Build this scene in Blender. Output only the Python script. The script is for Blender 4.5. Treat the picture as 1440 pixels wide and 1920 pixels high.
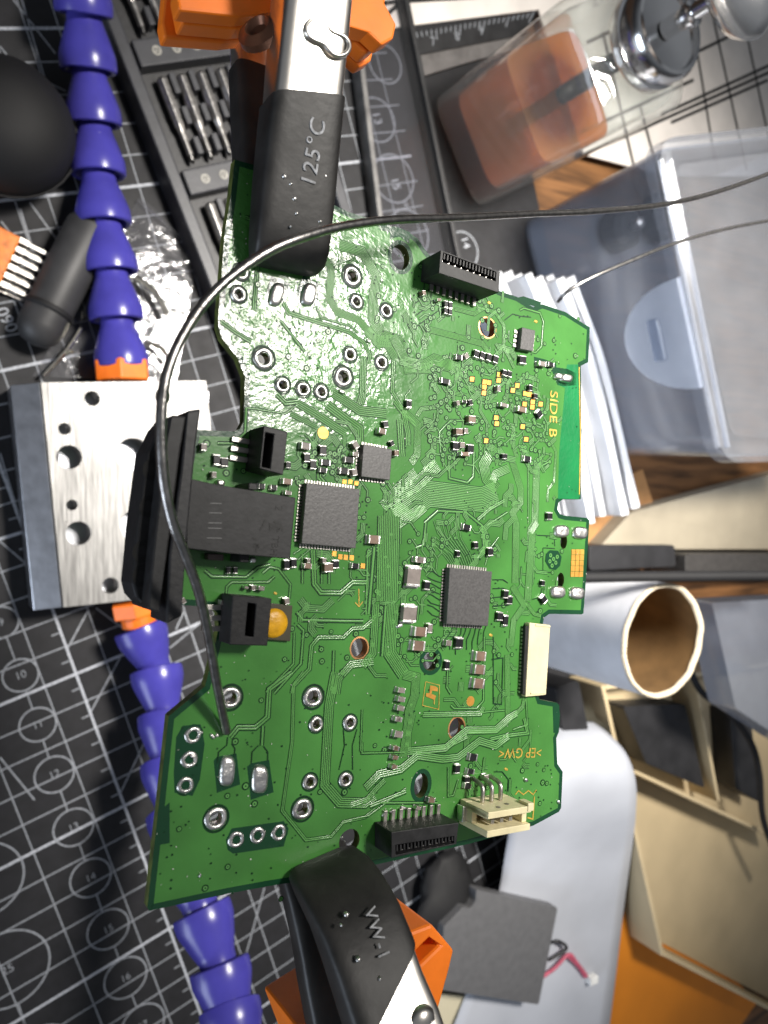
import bpy, bmesh, math, random
from mathutils import Vector, Matrix
from mathutils.geometry import tessellate_polygon
random.seed(7)
for o in list(bpy.data.objects): bpy.data.objects.remove(o)
SC = bpy.context.scene
COL = SC.collection

# ------------------------------------------------------------------ camera
FPX = 1402.85                     # focal length in pixels of the 1440 x 1920 photograph
CAM = Vector((0, 0, .2638))       # 26 cm above the cutting mat
CX = Vector((.859136, 0, .511748)); CY = Vector((-.018456, -.999349, .030985)); CZ = Vector((.511415, -.036065, -.858577))
cd = bpy.data.cameras.new('camera'); cam = bpy.data.objects.new('camera', cd); COL.objects.link(cam)
m = Matrix((CX, -CY, -CZ)).transposed().to_4x4(); m.translation = CAM; cam.matrix_world = m
cd.sensor_fit = 'VERTICAL'; cd.sensor_height = 36; cd.lens = 36 * FPX / 1920
cd.clip_start = .005; cd.clip_end = 20
cd.dof.use_dof = True; cd.dof.focus_distance = .098; cd.dof.aperture_fstop = 38
SC.camera = cam
# ------------------------------------------------------------------ light
w = bpy.data.worlds.new('World'); SC.world = w; w.use_nodes = True
wt = w.node_tree; bg = wt.nodes['Background']; bg.inputs[1].default_value = .17       # a dim room: pale ceiling, darker walls
_tc = wt.nodes.new('ShaderNodeTexCoord'); _sx = wt.nodes.new('ShaderNodeSeparateXYZ'); _rp = wt.nodes.new('ShaderNodeValToRGB')
wt.links.new(_tc.outputs['Generated'], _sx.inputs[0]); wt.links.new(_sx.outputs['Z'], _rp.inputs[0]); wt.links.new(_rp.outputs[0], bg.inputs[0])
_rp.color_ramp.elements[0].position = .0; _rp.color_ramp.elements[0].color = (.10, .10, .11, 1); _rp.color_ramp.elements[1].position = .62; _rp.color_ramp.elements[1].color = (.92, .97, 1.05, 1)
_e = _rp.color_ramp.elements.new(.28); _e.color = (.34, .37, .42, 1)
def area(name, loc, target, sx, sy, power, col):
    l = bpy.data.lights.new(name, 'AREA'); l.shape = 'RECTANGLE'; l.size = sx; l.size_y = sy; l.energy = power; l.color = col
    o = bpy.data.objects.new(name, l); COL.objects.link(o); o.location = loc
    o.rotation_euler = (Vector(target) - Vector(loc)).to_track_quat('-Z', 'Y').to_euler(); return o
dl = area('desk_lamp', (.241, .156, .561), (.207, .0, 0), .12, .085, 1.25, (1, .95, .88)); dl.data.spread = math.radians(55)
area('window_light', (-1.1, -.62, .27), (.15, -.05, .03), .8, .55, 9.5, (.76, .86, 1))
SC.view_settings.view_transform = 'Standard'; SC.view_settings.look = 'None'; SC.view_settings.gamma = 1
SC.view_settings.exposure = 0.12
SC.render.engine = 'CYCLES'
SC.cycles.max_bounces = 10; SC.cycles.transparent_max_bounces = 24; SC.cycles.transmission_bounces = 10

# ------------------------------------------------------------------ frames
def ray(px, py): return CX * ((px - 720) / FPX) + CY * ((py - 960) / FPX) + CZ
class Frame:
    """a measuring plane: origin and three axes; pix() reads where a sight line of the photograph meets height h above it"""
    def __init__(s, o, u, v, n): s.o, s.u, s.v, s.n = Vector(o), Vector(u).normalized(), Vector(v).normalized(), Vector(n).normalized()
    def mat(s):
        m = Matrix((s.u, s.v, s.n)).transposed().to_4x4(); m.translation = s.o; return m
    def pix(s, px, py, h=0):
        d = ray(px, py); t = ((s.o + s.n * h - CAM).dot(s.n)) / d.dot(s.n); p = CAM + d * t - s.o
        return Vector((p.dot(s.u), p.dot(s.v), p.dot(s.n)))
    def at(s, px, py, h=0): return s.o + s.u * s.pix(px, py, h).x + s.v * s.pix(px, py, h).y + s.n * h
    def moved(s, px, py, h=0): return Frame(s.at(px, py, h), s.u, s.v, s.n)
    def turned(s, a): return Frame(s.o, s.u * math.cos(a) + s.v * math.sin(a), s.v * math.cos(a) - s.u * math.sin(a), s.n)
WORLD = Frame((0, 0, 0), (1, 0, 0), (0, 1, 0), (0, 0, 1))
def c2w(a, b, c): return CX * a + CY * b + CZ * c
BU = c2w(.838, .118, .532); BN = c2w(.5376, -.0189, -.84300).normalized(); BU = (BU - BN * BU.dot(BN)).normalized(); BV = BN.cross(BU)
BOARD = Frame(CAM + CZ * .0915, BU, BV, BN)
MI = c2w(.8205, -.315, .477); MN = Vector((0, 0, 1)); MI = Vector((MI.x, MI.y, 0)).normalized(); MJ = MN.cross(MI)
MATF = Frame(Vector((0, 0, .0)) , MI, MJ, MN).moved(142.6, 1263.4)
MM = .001

# ------------------------------------------------------------------ materials
MATS = {}
def nd(t, k, **kw):
    n = t.nodes.new(k)
    for a, b in kw.items(): setattr(n, a, b)
    return n
def material(name, col, rough=.5, metal=0, var=.12, vscale=400, bump=0, bscale=900, spec=.5, coat=0, trans=0, ior=1.45, rvar=0, aniso=None, col2=None, emis=None, stretch=None):
    if name in MATS: return MATS[name]
    M = bpy.data.materials.new(name); M.use_nodes = True; t = M.node_tree; p = t.nodes['Principled BSDF']
    tc = nd(t, 'ShaderNodeTexCoord'); mp = nd(t, 'ShaderNodeMapping'); t.links.new(tc.outputs['Object'], mp.inputs[0])
    if stretch: mp.inputs['Scale'].default_value = stretch
    no = nd(t, 'ShaderNodeTexNoise'); no.inputs['Scale'].default_value = vscale; no.inputs['Detail'].default_value = 5; t.links.new(mp.outputs[0], no.inputs['Vector'])
    mx = nd(t, 'ShaderNodeMixRGB'); c2 = col2 or tuple(max(0, c * (1 - 2.2 * var)) for c in col)
    mx.inputs[1].default_value = (*(min(1, c * (1 + .6 * var)) for c in col), 1); mx.inputs[2].default_value = (*c2, 1)
    rp = nd(t, 'ShaderNodeValToRGB'); rp.color_ramp.elements[0].position = .35; rp.color_ramp.elements[1].position = .72
    t.links.new(no.outputs[0], rp.inputs[0]); t.links.new(rp.outputs[0], mx.inputs[0]); t.links.new(mx.outputs[0], p.inputs['Base Color'])
    p.inputs['Roughness'].default_value = rough; p.inputs['Metallic'].default_value = metal; p.inputs['Specular IOR Level'].default_value = spec
    p.inputs['IOR'].default_value = ior; p.inputs['Coat Weight'].default_value = coat; p.inputs['Coat Roughness'].default_value = .12
    p.inputs['Transmission Weight'].default_value = trans
    if rvar:
        mr = nd(t, 'ShaderNodeMapRange'); mr.inputs[3].default_value = max(.02, rough - rvar); mr.inputs[4].default_value = min(1, rough + rvar)
        n2 = nd(t, 'ShaderNodeTexNoise'); n2.inputs['Scale'].default_value = vscale * .6; n2.inputs['Detail'].default_value = 6; t.links.new(mp.outputs[0], n2.inputs['Vector'])
        t.links.new(n2.outputs[0], mr.inputs[0]); t.links.new(mr.outputs[0], p.inputs['Roughness'])
    if bump:
        b = nd(t, 'ShaderNodeBump'); b.inputs['Strength'].default_value = bump; b.inputs['Distance'].default_value = .0004
        n3 = nd(t, 'ShaderNodeTexNoise'); n3.inputs['Scale'].default_value = bscale; n3.inputs['Detail'].default_value = 4; t.links.new(mp.outputs[0], n3.inputs['Vector'])
        t.links.new(n3.outputs[0], b.inputs['Height']); t.links.new(b.outputs[0], p.inputs['Normal'])
    MATS[name] = M; return M
def film(name, tint, opacity, rough, milky=.3, bump=0):
    """thin clear or milky plastic: part of the light passes straight, the rest is gloss and milk"""
    M = bpy.data.materials.new(name); M.use_nodes = True; t = M.node_tree; t.nodes.remove(t.nodes['Principled BSDF']); out = t.nodes['Material Output']
    tr = nd(t, 'ShaderNodeBsdfTransparent'); tr.inputs[0].default_value = (*tint, 1)
    gl = nd(t, 'ShaderNodeBsdfGlossy'); gl.inputs['Roughness'].default_value = rough
    df = nd(t, 'ShaderNodeBsdfDiffuse'); df.inputs[0].default_value = (*tint, 1)
    tl = nd(t, 'ShaderNodeBsdfTranslucent'); tl.inputs[0].default_value = (*tint, 1)
    md = nd(t, 'ShaderNodeMixShader'); md.inputs[0].default_value = .5; t.links.new(df.outputs[0], md.inputs[1]); t.links.new(tl.outputs[0], md.inputs[2])
    m1 = nd(t, 'ShaderNodeMixShader'); no = nd(t, 'ShaderNodeTexNoise'); no.inputs['Scale'].default_value = 60; tc = nd(t, 'ShaderNodeTexCoord'); t.links.new(tc.outputs['Object'], no.inputs[0])
    mr = nd(t, 'ShaderNodeMapRange'); mr.inputs[3].default_value = opacity * .75; mr.inputs[4].default_value = min(1, opacity * 1.25); t.links.new(no.outputs[0], mr.inputs[0]); t.links.new(mr.outputs[0], m1.inputs[0])
    t.links.new(tr.outputs[0], m1.inputs[1]); t.links.new(md.outputs[0], m1.inputs[2])
    fr = nd(t, 'ShaderNodeLayerWeight'); fr.inputs[0].default_value = .5
    pw = nd(t, 'ShaderNodeMath', operation='POWER'); pw.inputs[1].default_value = 3.5; t.links.new(fr.outputs['Facing'], pw.inputs[0])
    fm = nd(t, 'ShaderNodeMath', operation='MULTIPLY_ADD'); fm.inputs[1].default_value = .75; fm.inputs[2].default_value = .045; t.links.new(pw.outputs[0], fm.inputs[0])
    m2 = nd(t, 'ShaderNodeMixShader'); t.links.new(fm.outputs[0], m2.inputs[0]); t.links.new(m1.outputs[0], m2.inputs[1]); t.links.new(gl.outputs[0], m2.inputs[2])
    if bump:
        b = nd(t, 'ShaderNodeBump'); b.inputs['Strength'].default_value = bump; b.inputs['Distance'].default_value = .003
        n3 = nd(t, 'ShaderNodeTexNoise'); n3.inputs['Scale'].default_value = 90; n3.inputs['Detail'].default_value = 4; t.links.new(tc.outputs['Object'], n3.inputs[0])
        t.links.new(n3.outputs[0], b.inputs['Height']); t.links.new(b.outputs[0], gl.inputs['Normal']); t.links.new(b.outputs[0], fr.inputs['Normal'])
    t.links.new(m2.outputs[0], out.inputs[0]); MATS[name] = M; return M

def green_mask(name, col, rough=.22, var=.10):
    M = material(name, col, rough, 0, var, 90, 0, spec=.5, coat=.35)
    t = M.node_tree; p = t.nodes['Principled BSDF']; tc = nd(t, 'ShaderNodeTexCoord')
    # fine orange peel everywhere, and a dried flux crust round the upper stick pads
    n1 = nd(t, 'ShaderNodeTexNoise'); n1.inputs['Scale'].default_value = 2400; n1.inputs['Detail'].default_value = 4
    n2 = nd(t, 'ShaderNodeTexNoise'); n2.inputs['Scale'].default_value = 560; n2.inputs['Detail'].default_value = 4; n2.inputs['Distortion'].default_value = 2.0
    for n in (n1, n2): t.links.new(tc.outputs['Object'], n.inputs['Vector'])
    c = BOARD.pix(560, 590)
    vs = nd(t, 'ShaderNodeVectorMath', operation='DISTANCE'); vs.inputs[1].default_value = c; t.links.new(tc.outputs['Object'], vs.inputs[0])
    n4 = nd(t, 'ShaderNodeTexNoise'); n4.inputs['Scale'].default_value = 160; n4.inputs['Detail'].default_value = 5; t.links.new(tc.outputs['Object'], n4.inputs['Vector'])
    ad = nd(t, 'ShaderNodeMath', operation='MULTIPLY_ADD'); ad.inputs[1].default_value = .022; t.links.new(n4.outputs[0], ad.inputs[0]); t.links.new(vs.outputs['Value'], ad.inputs[2])
    mr = nd(t, 'ShaderNodeMapRange'); mr.inputs[1].default_value = .017; mr.inputs[2].default_value = .029; mr.inputs[3].default_value = 1; mr.inputs[4].default_value = 0; t.links.new(ad.outputs[0], mr.inputs[0])
    mul = nd(t, 'ShaderNodeMath', operation='MULTIPLY'); t.links.new(n2.outputs[0], mul.inputs[0]); t.links.new(mr.outputs[0], mul.inputs[1])
    b1 = nd(t, 'ShaderNodeBump'); b1.inputs['Strength'].default_value = .16; b1.inputs['Distance'].default_value = .00008; t.links.new(n1.outputs[0], b1.inputs['Height'])
    b2 = nd(t, 'ShaderNodeBump'); b2.inputs['Strength'].default_value = .42; b2.inputs['Distance'].default_value = .00042; t.links.new(mul.outputs[0], b2.inputs['Height']); t.links.new(b1.outputs[0], b2.inputs['Normal'])
    t.links.new(b2.outputs[0], p.inputs['Normal']); t.links.new(b2.outputs[0], p.inputs['Coat Normal'])
    cw = nd(t, 'ShaderNodeMapRange'); cw.inputs[3].default_value = .25; cw.inputs[4].default_value = 1; t.links.new(mr.outputs[0], cw.inputs[0]); t.links.new(cw.outputs[0], p.inputs['Coat Weight'])
    return M
GREEN = green_mask('green_solder_mask', (.070, .245, .050), .22, .16)
DARKG = green_mask('bare_laminate_green', (.009, .060, .024))
GAPG = material('etched_gap_green', (.006, .040, .013), .5, 0, .15, 300, spec=.25)
TRACEG = material('raised_trace_green', (.115, .33, .080), .30, 0, .08, 200, .05, 2200, spec=.6, coat=.15)
BAREG = material('antenna_clearance_green', (.006, .20, .055), .28, 0, .12, 120, .12, 1600, coat=.2)
EDGE = material('laminate_edge', (.10, .13, .025), .6, 0, .3, 900, .2)
GOLD = material('gold_pad', (.80, .40, .085), .42, .75, .15, 500, .1)
GOLDP = material('gold_print', (.62, .42, .07), .5, .2, .2, 900)
TIN = material('tinned_solder', (.86, .84, .81), .36, 1, .12, 700, .35, 1300, rvar=.12)
PINM = material('tinned_pin', (.60, .57, .53), .38, 1, .2, 900)
CHIP = material('chip_epoxy', (.085, .082, .082), .42, 0, .16, 3200, .07, 3000, spec=.6)
BLKP = material('black_connector_plastic', (.022, .022, .024), .5, 0, .2, 700, .1, 1500)
BLKD = material('black_socket_plastic', (.010, .010, .011), .6, 0, .2, 500, .15, 1400)
DKGP = material('charcoal_connector_plastic', (.018, .018, .019), .52, 0, .25, 900, .05, 2400)
CREAM = material('cream_connector_plastic', (.78, .70, .44), .45, 0, .08, 300, .08, 1200)
CERB = material('brown_ceramic', (.22, .145, .105), .4, 0, .15, 700, .05)
CERG = material('grey_ceramic', (.25, .215, .195), .4, 0, .15, 700, .05)
RESB = material('black_resistor_glaze', (.018, .018, .02), .25, 0, .1, 700)
HOLEB = material('hole_dark', (.006, .006, .006), .8)
COPR = material('copper_rim', (.72, .38, .16), .4, .85, .15, 900)
YEL = material('amber_tape', (.72, .37, .012), .38, 0, .15, 900, .2, 1500)
WHITEP = material('white_print', (.55, .56, .58), .7, 0, .25, 1500)
MATLINE = material('mat_line_print', (.25, .265, .29), .75, 0, .2, 1200)
MATLINE2 = material('mat_heavy_line_print', (.40, .42, .46), .75, 0, .2, 1200)
BLKPRINT = material('black_print', (.004, .004, .004), .5)

# ------------------------------------------------------------------ mesh builder
class MB:
    def __init__(s): s.v, s.f, s.m, s.mi = [], [], [], 0
    def add(s, vs, fs):
        k = len(s.v); s.v += [tuple(p) for p in vs]
        for q in fs: s.f.append([i + k for i in q]); s.m.append(s.mi)
        return s
    def mat(s, i): s.mi = i; return s
    def box(s, c, h, x=(1, 0, 0), y=(0, 1, 0), z=(0, 0, 1), tx=1, ty=1):
        c, x, y, z = Vector(c), Vector(x).normalized(), Vector(y).normalized(), Vector(z).normalized(); vs = []
        for k in (-1, 1):
            ax, ay = (tx, ty) if k > 0 else (1, 1)
            for a, b in ((-1, -1), (1, -1), (1, 1), (-1, 1)): vs.append(c + x * a * h[0] * ax + y * b * h[1] * ay + z * k * h[2])
        return s.add(vs, [(3, 2, 1, 0), (4, 5, 6, 7), (0, 1, 5, 4), (1, 2, 6, 5), (2, 3, 7, 6), (3, 0, 4, 7)])
    def prism(s, poly, z0, z1, holes=(), bottom=True, walls=None, top=True):
        """flat polygon with holes given thickness"""
        loops = [[Vector((p[0], p[1])) for p in poly]] + [[Vector((p[0], p[1])) for p in h] for h in holes]
        def ar(l): return sum(l[i].x * l[(i + 1) % len(l)].y - l[(i + 1) % len(l)].x * l[i].y for i in range(len(l)))
        if ar(loops[0]) < 0: loops[0].reverse()
        for i in range(1, len(loops)):
            if ar(loops[i]) > 0: loops[i].reverse()
        flat = [p for l in loops for p in l]
        tris = tessellate_polygon([[(p.x * 1000, p.y * 1000, 0) for p in l] for l in loops])
        fs = []; n = len(flat)
        for a, b, c in tris:
            if (flat[b] - flat[a]).cross(flat[c] - flat[a]) < 0: b, c = c, b
            if top: fs.append((a + n, b + n, c + n))
            if bottom: fs.append((a, c, b))
        s.add([(p.x, p.y, z0) for p in flat] + [(p.x, p.y, z1) for p in flat], fs)
        k = 0; o = len(s.v) - 2 * n; keep = s.mi
        if walls is not None: s.mi = walls
        for l in loops:
            L = len(l)
            for i in range(L):
                a, b = k + i, k + (i + 1) % L
                s.f.append([o + a, o + b, o + b + n, o + a + n]); s.m.append(s.mi)
            k += L
        s.mi = keep; return s
    def loft(s, secs, closed=True, cap0=True, cap1=True):
        n = len(secs[0]); vs = [p for q in secs for p in q]; fs = []
        for i in range(len(secs) - 1):
            for j in range(n if closed else n - 1):
                a, b = i * n + j, i * n + (j + 1) % n; fs.append((a, b, b + n, a + n))
        if cap0: fs.append(tuple(reversed(range(n))))
        if cap1: fs.append(tuple(range((len(secs) - 1) * n, len(secs) * n)))
        return s.add(vs, fs)
    def tube(s, pts, r, n=10, cap=True, squash=1):
        pts = [Vector(p) for p in pts]; R = r if isinstance(r, (list, tuple)) else [r] * len(pts); secs = []; up = None
        for i, p in enumerate(pts):
            t = (pts[min(i + 1, len(pts) - 1)] - pts[max(i - 1, 0)]).normalized()
            if up is None:
                up = t.orthogonal().normalized()
            up = (up - t * up.dot(t)).normalized(); sd = t.cross(up)
            secs.append([p + (up * math.cos(a) + sd * math.sin(a) * squash) * R[i] for a in [2 * math.pi * j / n for j in range(n)]])
        return s.loft(secs, True, cap, cap)
    def lathe(s, prof, o=(0, 0, 0), z=(0, 0, 1), n=32, cap=True):
        o, z = Vector(o), Vector(z).normalized(); x = z.orthogonal().normalized(); y = z.cross(x)
        return s.loft([[o + z * h + (x * math.cos(a) + y * math.sin(a)) * max(r, 1e-6) for a in [2 * math.pi * j / n for j in range(n)]] for r, h in prof], True, cap, cap)
    def ribbon(s, pts, wd, z):
        pts = [Vector((p[0], p[1])) for p in pts]; L, R = offs(pts, wd / 2), offs(pts, -wd / 2); n = len(pts)
        return s.add([(p.x, p.y, z) for p in L] + [(p.x, p.y, z) for p in R], [(i + n, i + n + 1, i + 1, i) for i in range(n - 1)])
    def ring(s, c, r0, r1, z, n=18, ax=1, rot=0):
        vs = []
        for r in (r0, r1):
            for j in range(n):
                a = 2 * math.pi * j / n; x, y = r * math.cos(a), r * ax * math.sin(a); vs.append((c[0] + x * math.cos(rot) - y * math.sin(rot), c[1] + x * math.sin(rot) + y * math.cos(rot), z))
        return s.add(vs, [(j, n + j, n + (j + 1) % n, (j + 1) % n) for j in range(n)])
    def disc(s, c, r, z, n=14, ax=1, rot=0):
        vs = [(c[0] + r * math.cos(a) * math.cos(rot) - r * ax * math.sin(a) * math.sin(rot), c[1] + r * math.cos(a) * math.sin(rot) + r * ax * math.sin(a) * math.cos(rot), z) for a in [2 * math.pi * j / n for j in range(n)]]
        return s.add(vs, [tuple(range(n))])
    def build(s, name, mats, parent=None, smooth=False, bevel=0, seg=2, kind=None, sub=0):
        me = bpy.data.meshes.new(name); me.from_pydata(s.v, [], s.f)
        for M in (mats if isinstance(mats, (list, tuple)) else [mats]): me.materials.append(M)
        me.polygons.foreach_set('material_index', s.m)
        if smooth: me.polygons.foreach_set('use_smooth', [True] * len(me.polygons))
        me.update(); o = bpy.data.objects.new(name, me); COL.objects.link(o)
        if parent is not None: o.parent = parent
        if smooth and smooth != 'all':
            try: me.set_sharp_from_angle(angle=math.radians(40))
            except Exception: pass
        if bevel:
            b = o.modifiers.new('bevel', 'BEVEL'); b.width = bevel; b.segments = seg; b.limit_method = 'ANGLE'; b.angle_limit = math.radians(35); b.harden_normals = False
        if sub:
            q = o.modifiers.new('sub', 'SUBSURF'); q.levels = sub; q.render_levels = sub
        if kind: o['kind'] = kind
        return o
def offs(pts, d):
    out = []
    for i, p in enumerate(pts):
        ds = []
        if i > 0: ds.append((p - pts[i - 1]).normalized())
        if i < len(pts) - 1: ds.append((pts[i + 1] - p).normalized())
        ns = [Vector((-q.y, q.x)) for q in ds]
        if len(ns) == 1: out.append(p + ns[0] * d); continue
        b = ns[0] + ns[1]
        if b.length < .2: out.append(p + ns[0] * d); continue
        b.normalize(); k = max(.45, b.dot(ns[0])); out.append(p + b * (d / k))
    return out
def spline(pts, n=8):
    P = [Vector(p) for p in pts]; out = []
    for i in range(len(P) - 1):
        a, b, c, d = P[max(i - 1, 0)], P[i], P[i + 1], P[min(i + 2, len(P) - 1)]
        for k in range(n):
            t = k / n; out.append(.5 * ((2 * b) + (c - a) * t + (2 * a - 5 * b + 4 * c - d) * t * t + (3 * b - a - 3 * c + d) * t ** 3))
    return out + [P[-1]]
def tag(o, label=None, cat=None, group=None, kind=None):
    for k, v in (('label', label), ('category', cat), ('group', group), ('kind', kind)):
        if v: o[k] = v
    return o
def thing(name, fr, label, cat, group=None):
    e = bpy.data.objects.new(name, None); e.empty_display_size = .01; COL.objects.link(e); e.matrix_world = fr.mat()
    return tag(e, label, cat, group)
def text(body, size, M, parent, pos, ang, name='lettering', depth=.00003, sx=1, space=1, normal=None):
    cu = bpy.data.curves.new('t', 'FONT'); cu.body = body; cu.size = size; cu.align_x = 'CENTER'; cu.align_y = 'CENTER'; cu.extrude = depth; cu.space_character = space
    o = bpy.data.objects.new('t', cu); COL.objects.link(o); bpy.context.view_layer.update()
    me = bpy.data.meshes.new_from_object(o.evaluated_get(bpy.context.evaluated_depsgraph_get())); bpy.data.objects.remove(o)
    me.name = name; me.materials.clear(); me.materials.append(M); r = bpy.data.objects.new(name, me); COL.objects.link(r); r.parent = parent
    z = Vector(normal) if normal is not None else Vector((0, 0, 1)); z.normalize()
    x = Vector((math.cos(ang), math.sin(ang), 0)); x = (x - z * x.dot(z)).normalized(); y = z.cross(x)
    mm = Matrix((x * sx, y, z)).transposed().to_4x4(); mm.translation = Vector(pos); r.matrix_local = mm
    return r
def squircle(c, u, v, a, b, n=28, e=4.5):
    out = []
    for j in range(n):
        t = 2 * math.pi * j / n; ct, st = math.cos(t), math.sin(t)
        out.append(c + u * a * math.copysign(abs(ct) ** (2 / e), ct) + v * b * math.copysign(abs(st) ** (2 / e), st))
    return out
def circ(c, r, n=24, ax=1, rot=0):
    return [(c[0] + r * math.cos(a) * math.cos(rot) - r * ax * math.sin(a) * math.sin(rot), c[1] + r * math.cos(a) * math.sin(rot) + r * ax * math.sin(a) * math.cos(rot)) for a in [2 * math.pi * j / n for j in range(n)]]

# ================================================================== SETTING
DESK = material('brown_wood_desk', (.17, .078, .028), .45, 0, .35, 30, .1, 200, stretch=(1, 8, 1))
b = MB(); b.box((.20, -.02, -.0245), (.55, .55, .02)); b.build('desk', DESK, bevel=.002)['kind'] = 'structure'
# ---- cutting mat with its printed grid, grid axes along the mat frame (1 unit = 1 cm printed square)
MATB = material('mat_black_vinyl', (.0085, .0085, .0105), .68, 0, .18, 260, .18, 1800, rvar=.1)
mf = MATF
mat_o = thing('cutting_mat', mf, 'black self-healing cutting mat printed with a pale grid and numbered circles', 'cutting mat')
cmv = .01
b = MB(); b.prism([(-9 * cmv, -21 * cmv), (25 * cmv, -21 * cmv), (25 * cmv, 30 * cmv), (-9 * cmv, 30 * cmv)], -.0032, 0); b.build('vinyl_sheet', MATB, mat_o, bevel=.0006)
lm = MB(); Z1 = .00006
def ml(p, q, wd, z=Z1): lm.ribbon([(p[0] * cmv, p[1] * cmv), (q[0] * cmv, q[1] * cmv)], wd, z)
lm.mi = 0
for j in range(-19, 29):
    if j % 5: ml((-8, j), (18.5, j), .00052)
for i in range(-8, 19):
    if i in (0, -2, -4): continue
    ml((i, -19), (i, 28), .00046, Z1 + .00001)
# the circle gauge columns: short links between circles
def mp(px, py): p = mf.pix(px, py); return (p.x / cmv, p.y / cmv)
gauge = [((38.8, 1266), 1.05, '10'), ((71, 1358.5), 1.1, '11'), ((102, 1452), 1.2, '12'), ((138, 1551), 1.25, '13'), ((170, 1645.6), 1.3, '14'), ((203, 1742), 1.36, '15'), ((235.6, 1833), 1.42, '16'), ((268, 1922), 1.48, '17'), ((2, 1167), 1.0, '9')]
gauge.sort(key=lambda g: g[0][1])
def ringc(c, r, wd, z): lm.ring((c[0] * cmv, c[1] * cmv), (r - wd / 2) * cmv, (r + wd / 2) * cmv, z, 40)
prev = None
for (q, d, s) in gauge:
    c = mp(*q); ringc(c, d / 2, .055, Z1 + .00004)
    if prev: 
        v = Vector(c) - Vector(prev[0]); v.normalize(); a = Vector(prev[0]) + v * prev[1] / 2; e = Vector(c) - v * d / 2; ml(a, e, .00044, Z1 + .00001)
    prev = (c, d)
big = [((14, 1818), 2.5, '25'), ((-34, 1652), 2.4, '24'), ((72, 1998), 2.6, '26')]
prev = None
for (q, d, s) in sorted(big, key=lambda g: g[0][1]):
    c = mp(*q); ringc(c, d / 2, .06, Z1 + .00004)
    if prev:
        v = Vector(c) - Vector(prev[0]); v.normalize(); ml(Vector(prev[0]) + v * prev[1] / 2, Vector(c) - v * d / 2, .00044, Z1 + .00001)
    prev = (c, d)
# slanted angle guides
for p, q in (((166, 1143), (127, 1215)), ((225, 1233), (171, 1333)), ((282, 1368), (225, 1488)), ((495.6, 1664), (450, 1830)), ((574.7, 1716.7), (538, 1919)), ((25, 0), (104, 101)), ((38, -10), (88, 162)),
             ((0, 87), (25, 119)), ((0, 110), (123, 171)), ((2, 415), (80, 515)), ((37.5, 391), (78, 520)), ((56, 380), (112, 457)), ((20, 537), (51, 590)), ((180, 1140), (240, 1185)), ((0, 1420), (65, 1500)),
             ((0, 850), (60, 1050)), ((0, 1015), (64, 1070)), ((870, 1690), (950, 1640)), ((860, 1570), (900, 1700)), ((330, 1180), (345, 1145)), ((345, 1145), (380, 1250)), ((318, 1215), (385, 1160)), ((620, 1725), (600, 1850))):
    a, e = mp(*p), mp(*q); ml(a, e, .00055, Z1 + .00006)
lm.mi = 1
for j in range(-15, 29, 5):
    if j == -15 or j == -10: ml((-8, j), (18.5, j), .00095, Z1 + .00002)
    else: ml((-8, j), (18.5, j), .00095, Z1 + .00002)
for i in (0,): ml((i, -19), (i, 28), .00085, Z1 + .00003)
lm.mi = 0
for k in range(-18, 28): ml((-.30, k + .5), (-.06, k + .5), .0005, Z1 + .00003)
# a finer angle rose beyond the bit tray
for k in range(7):
    a = math.radians(15 * k + 10); ml((9.5, 21), (9.5 + 5 * math.cos(a), 21 + 5 * math.sin(a)), .0004, Z1 + .00007)
for q, d in (((706, 225), 1.7), ((738, 335), 1.9), ((765, 440), 2.0), ((722, 120), 1.5), ((868, 470), 1.6)):
    ringc(mp(*q), d / 2, .07, Z1 + .00005)
lm.build('printed_grid', [MATLINE, MATLINE2], mat_o, kind='stuff')
for (q, d, s) in gauge + big:
    c = mp(*q); text(s, .0034 if d < 2 else .004, MATLINE, mat_o, (c[0] * cmv, c[1] * cmv, .0002), math.radians(-2), 'printed_number', .00001)
for q, s in (((706, 222), '13'), ((741, 345), '15'), ((757, 385), '*'), ((12, 600), '090'), ((872, 455), '14')):
    c = mp(*q); text(s, .0052, MATLINE2, mat_o, (c[0] * cmv, c[1] * cmv, .0002), math.radians(-85 if s != '090' else -80), 'printed_number', .00001)

# ---- pale sheet with black grid, beyond the mat
def G(px, py, h=0): return WORLD.at(px, py, h)
def gpoly(fr, pts, h=0): return [fr.pix(x, y, h) for x, y in pts]
PAPER = material('pale_grey_sheet', (.74, .69, .64), .6, 0, .06, 60, .05)
fr = WORLD.moved(1200, 110)
o = thing('grid_sheet', fr, 'pale grey sheet printed with a black square grid under the glass bottle', 'sheet')
b = MB(); b.prism(gpoly(fr, [(690, 58), (800, 44), (1010, 18), (1095, 290), (1250, 330), (1560, 330), (1560, -180), (660, -180)], .0012), .0004, .0012); b.build('paper', PAPER, o)
b = MB(); gl = [((1240, 215), (1470, 110)), ((1240, 130), (1470, 18)), ((1258, 230), (1440, 150)), ((1100, 80), (1420, -70)), ((1330, 0), (1400, 320)), ((1380, -30), (1450, 300)), ((1285, -40), (1340, 300)), ((690, 60), (745, 10)), ((1085, 250), (1300, 150)), ((1095, 290), (1500, 110)), ((1130, 60), (1190, 320)), ((1200, 200), (1235, 330)), ((700, 8), (760, 2)), ((760, 2), (900, -6))]
for p, q in gl:
    a, e = fr.pix(*p, .0013), fr.pix(*q, .0013); b.ribbon([a, e], .0016, .00128 + .00002 * gl.index((p, q)))
b.build('printed_lines', BLKPRINT, o, kind='stuff')
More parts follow.
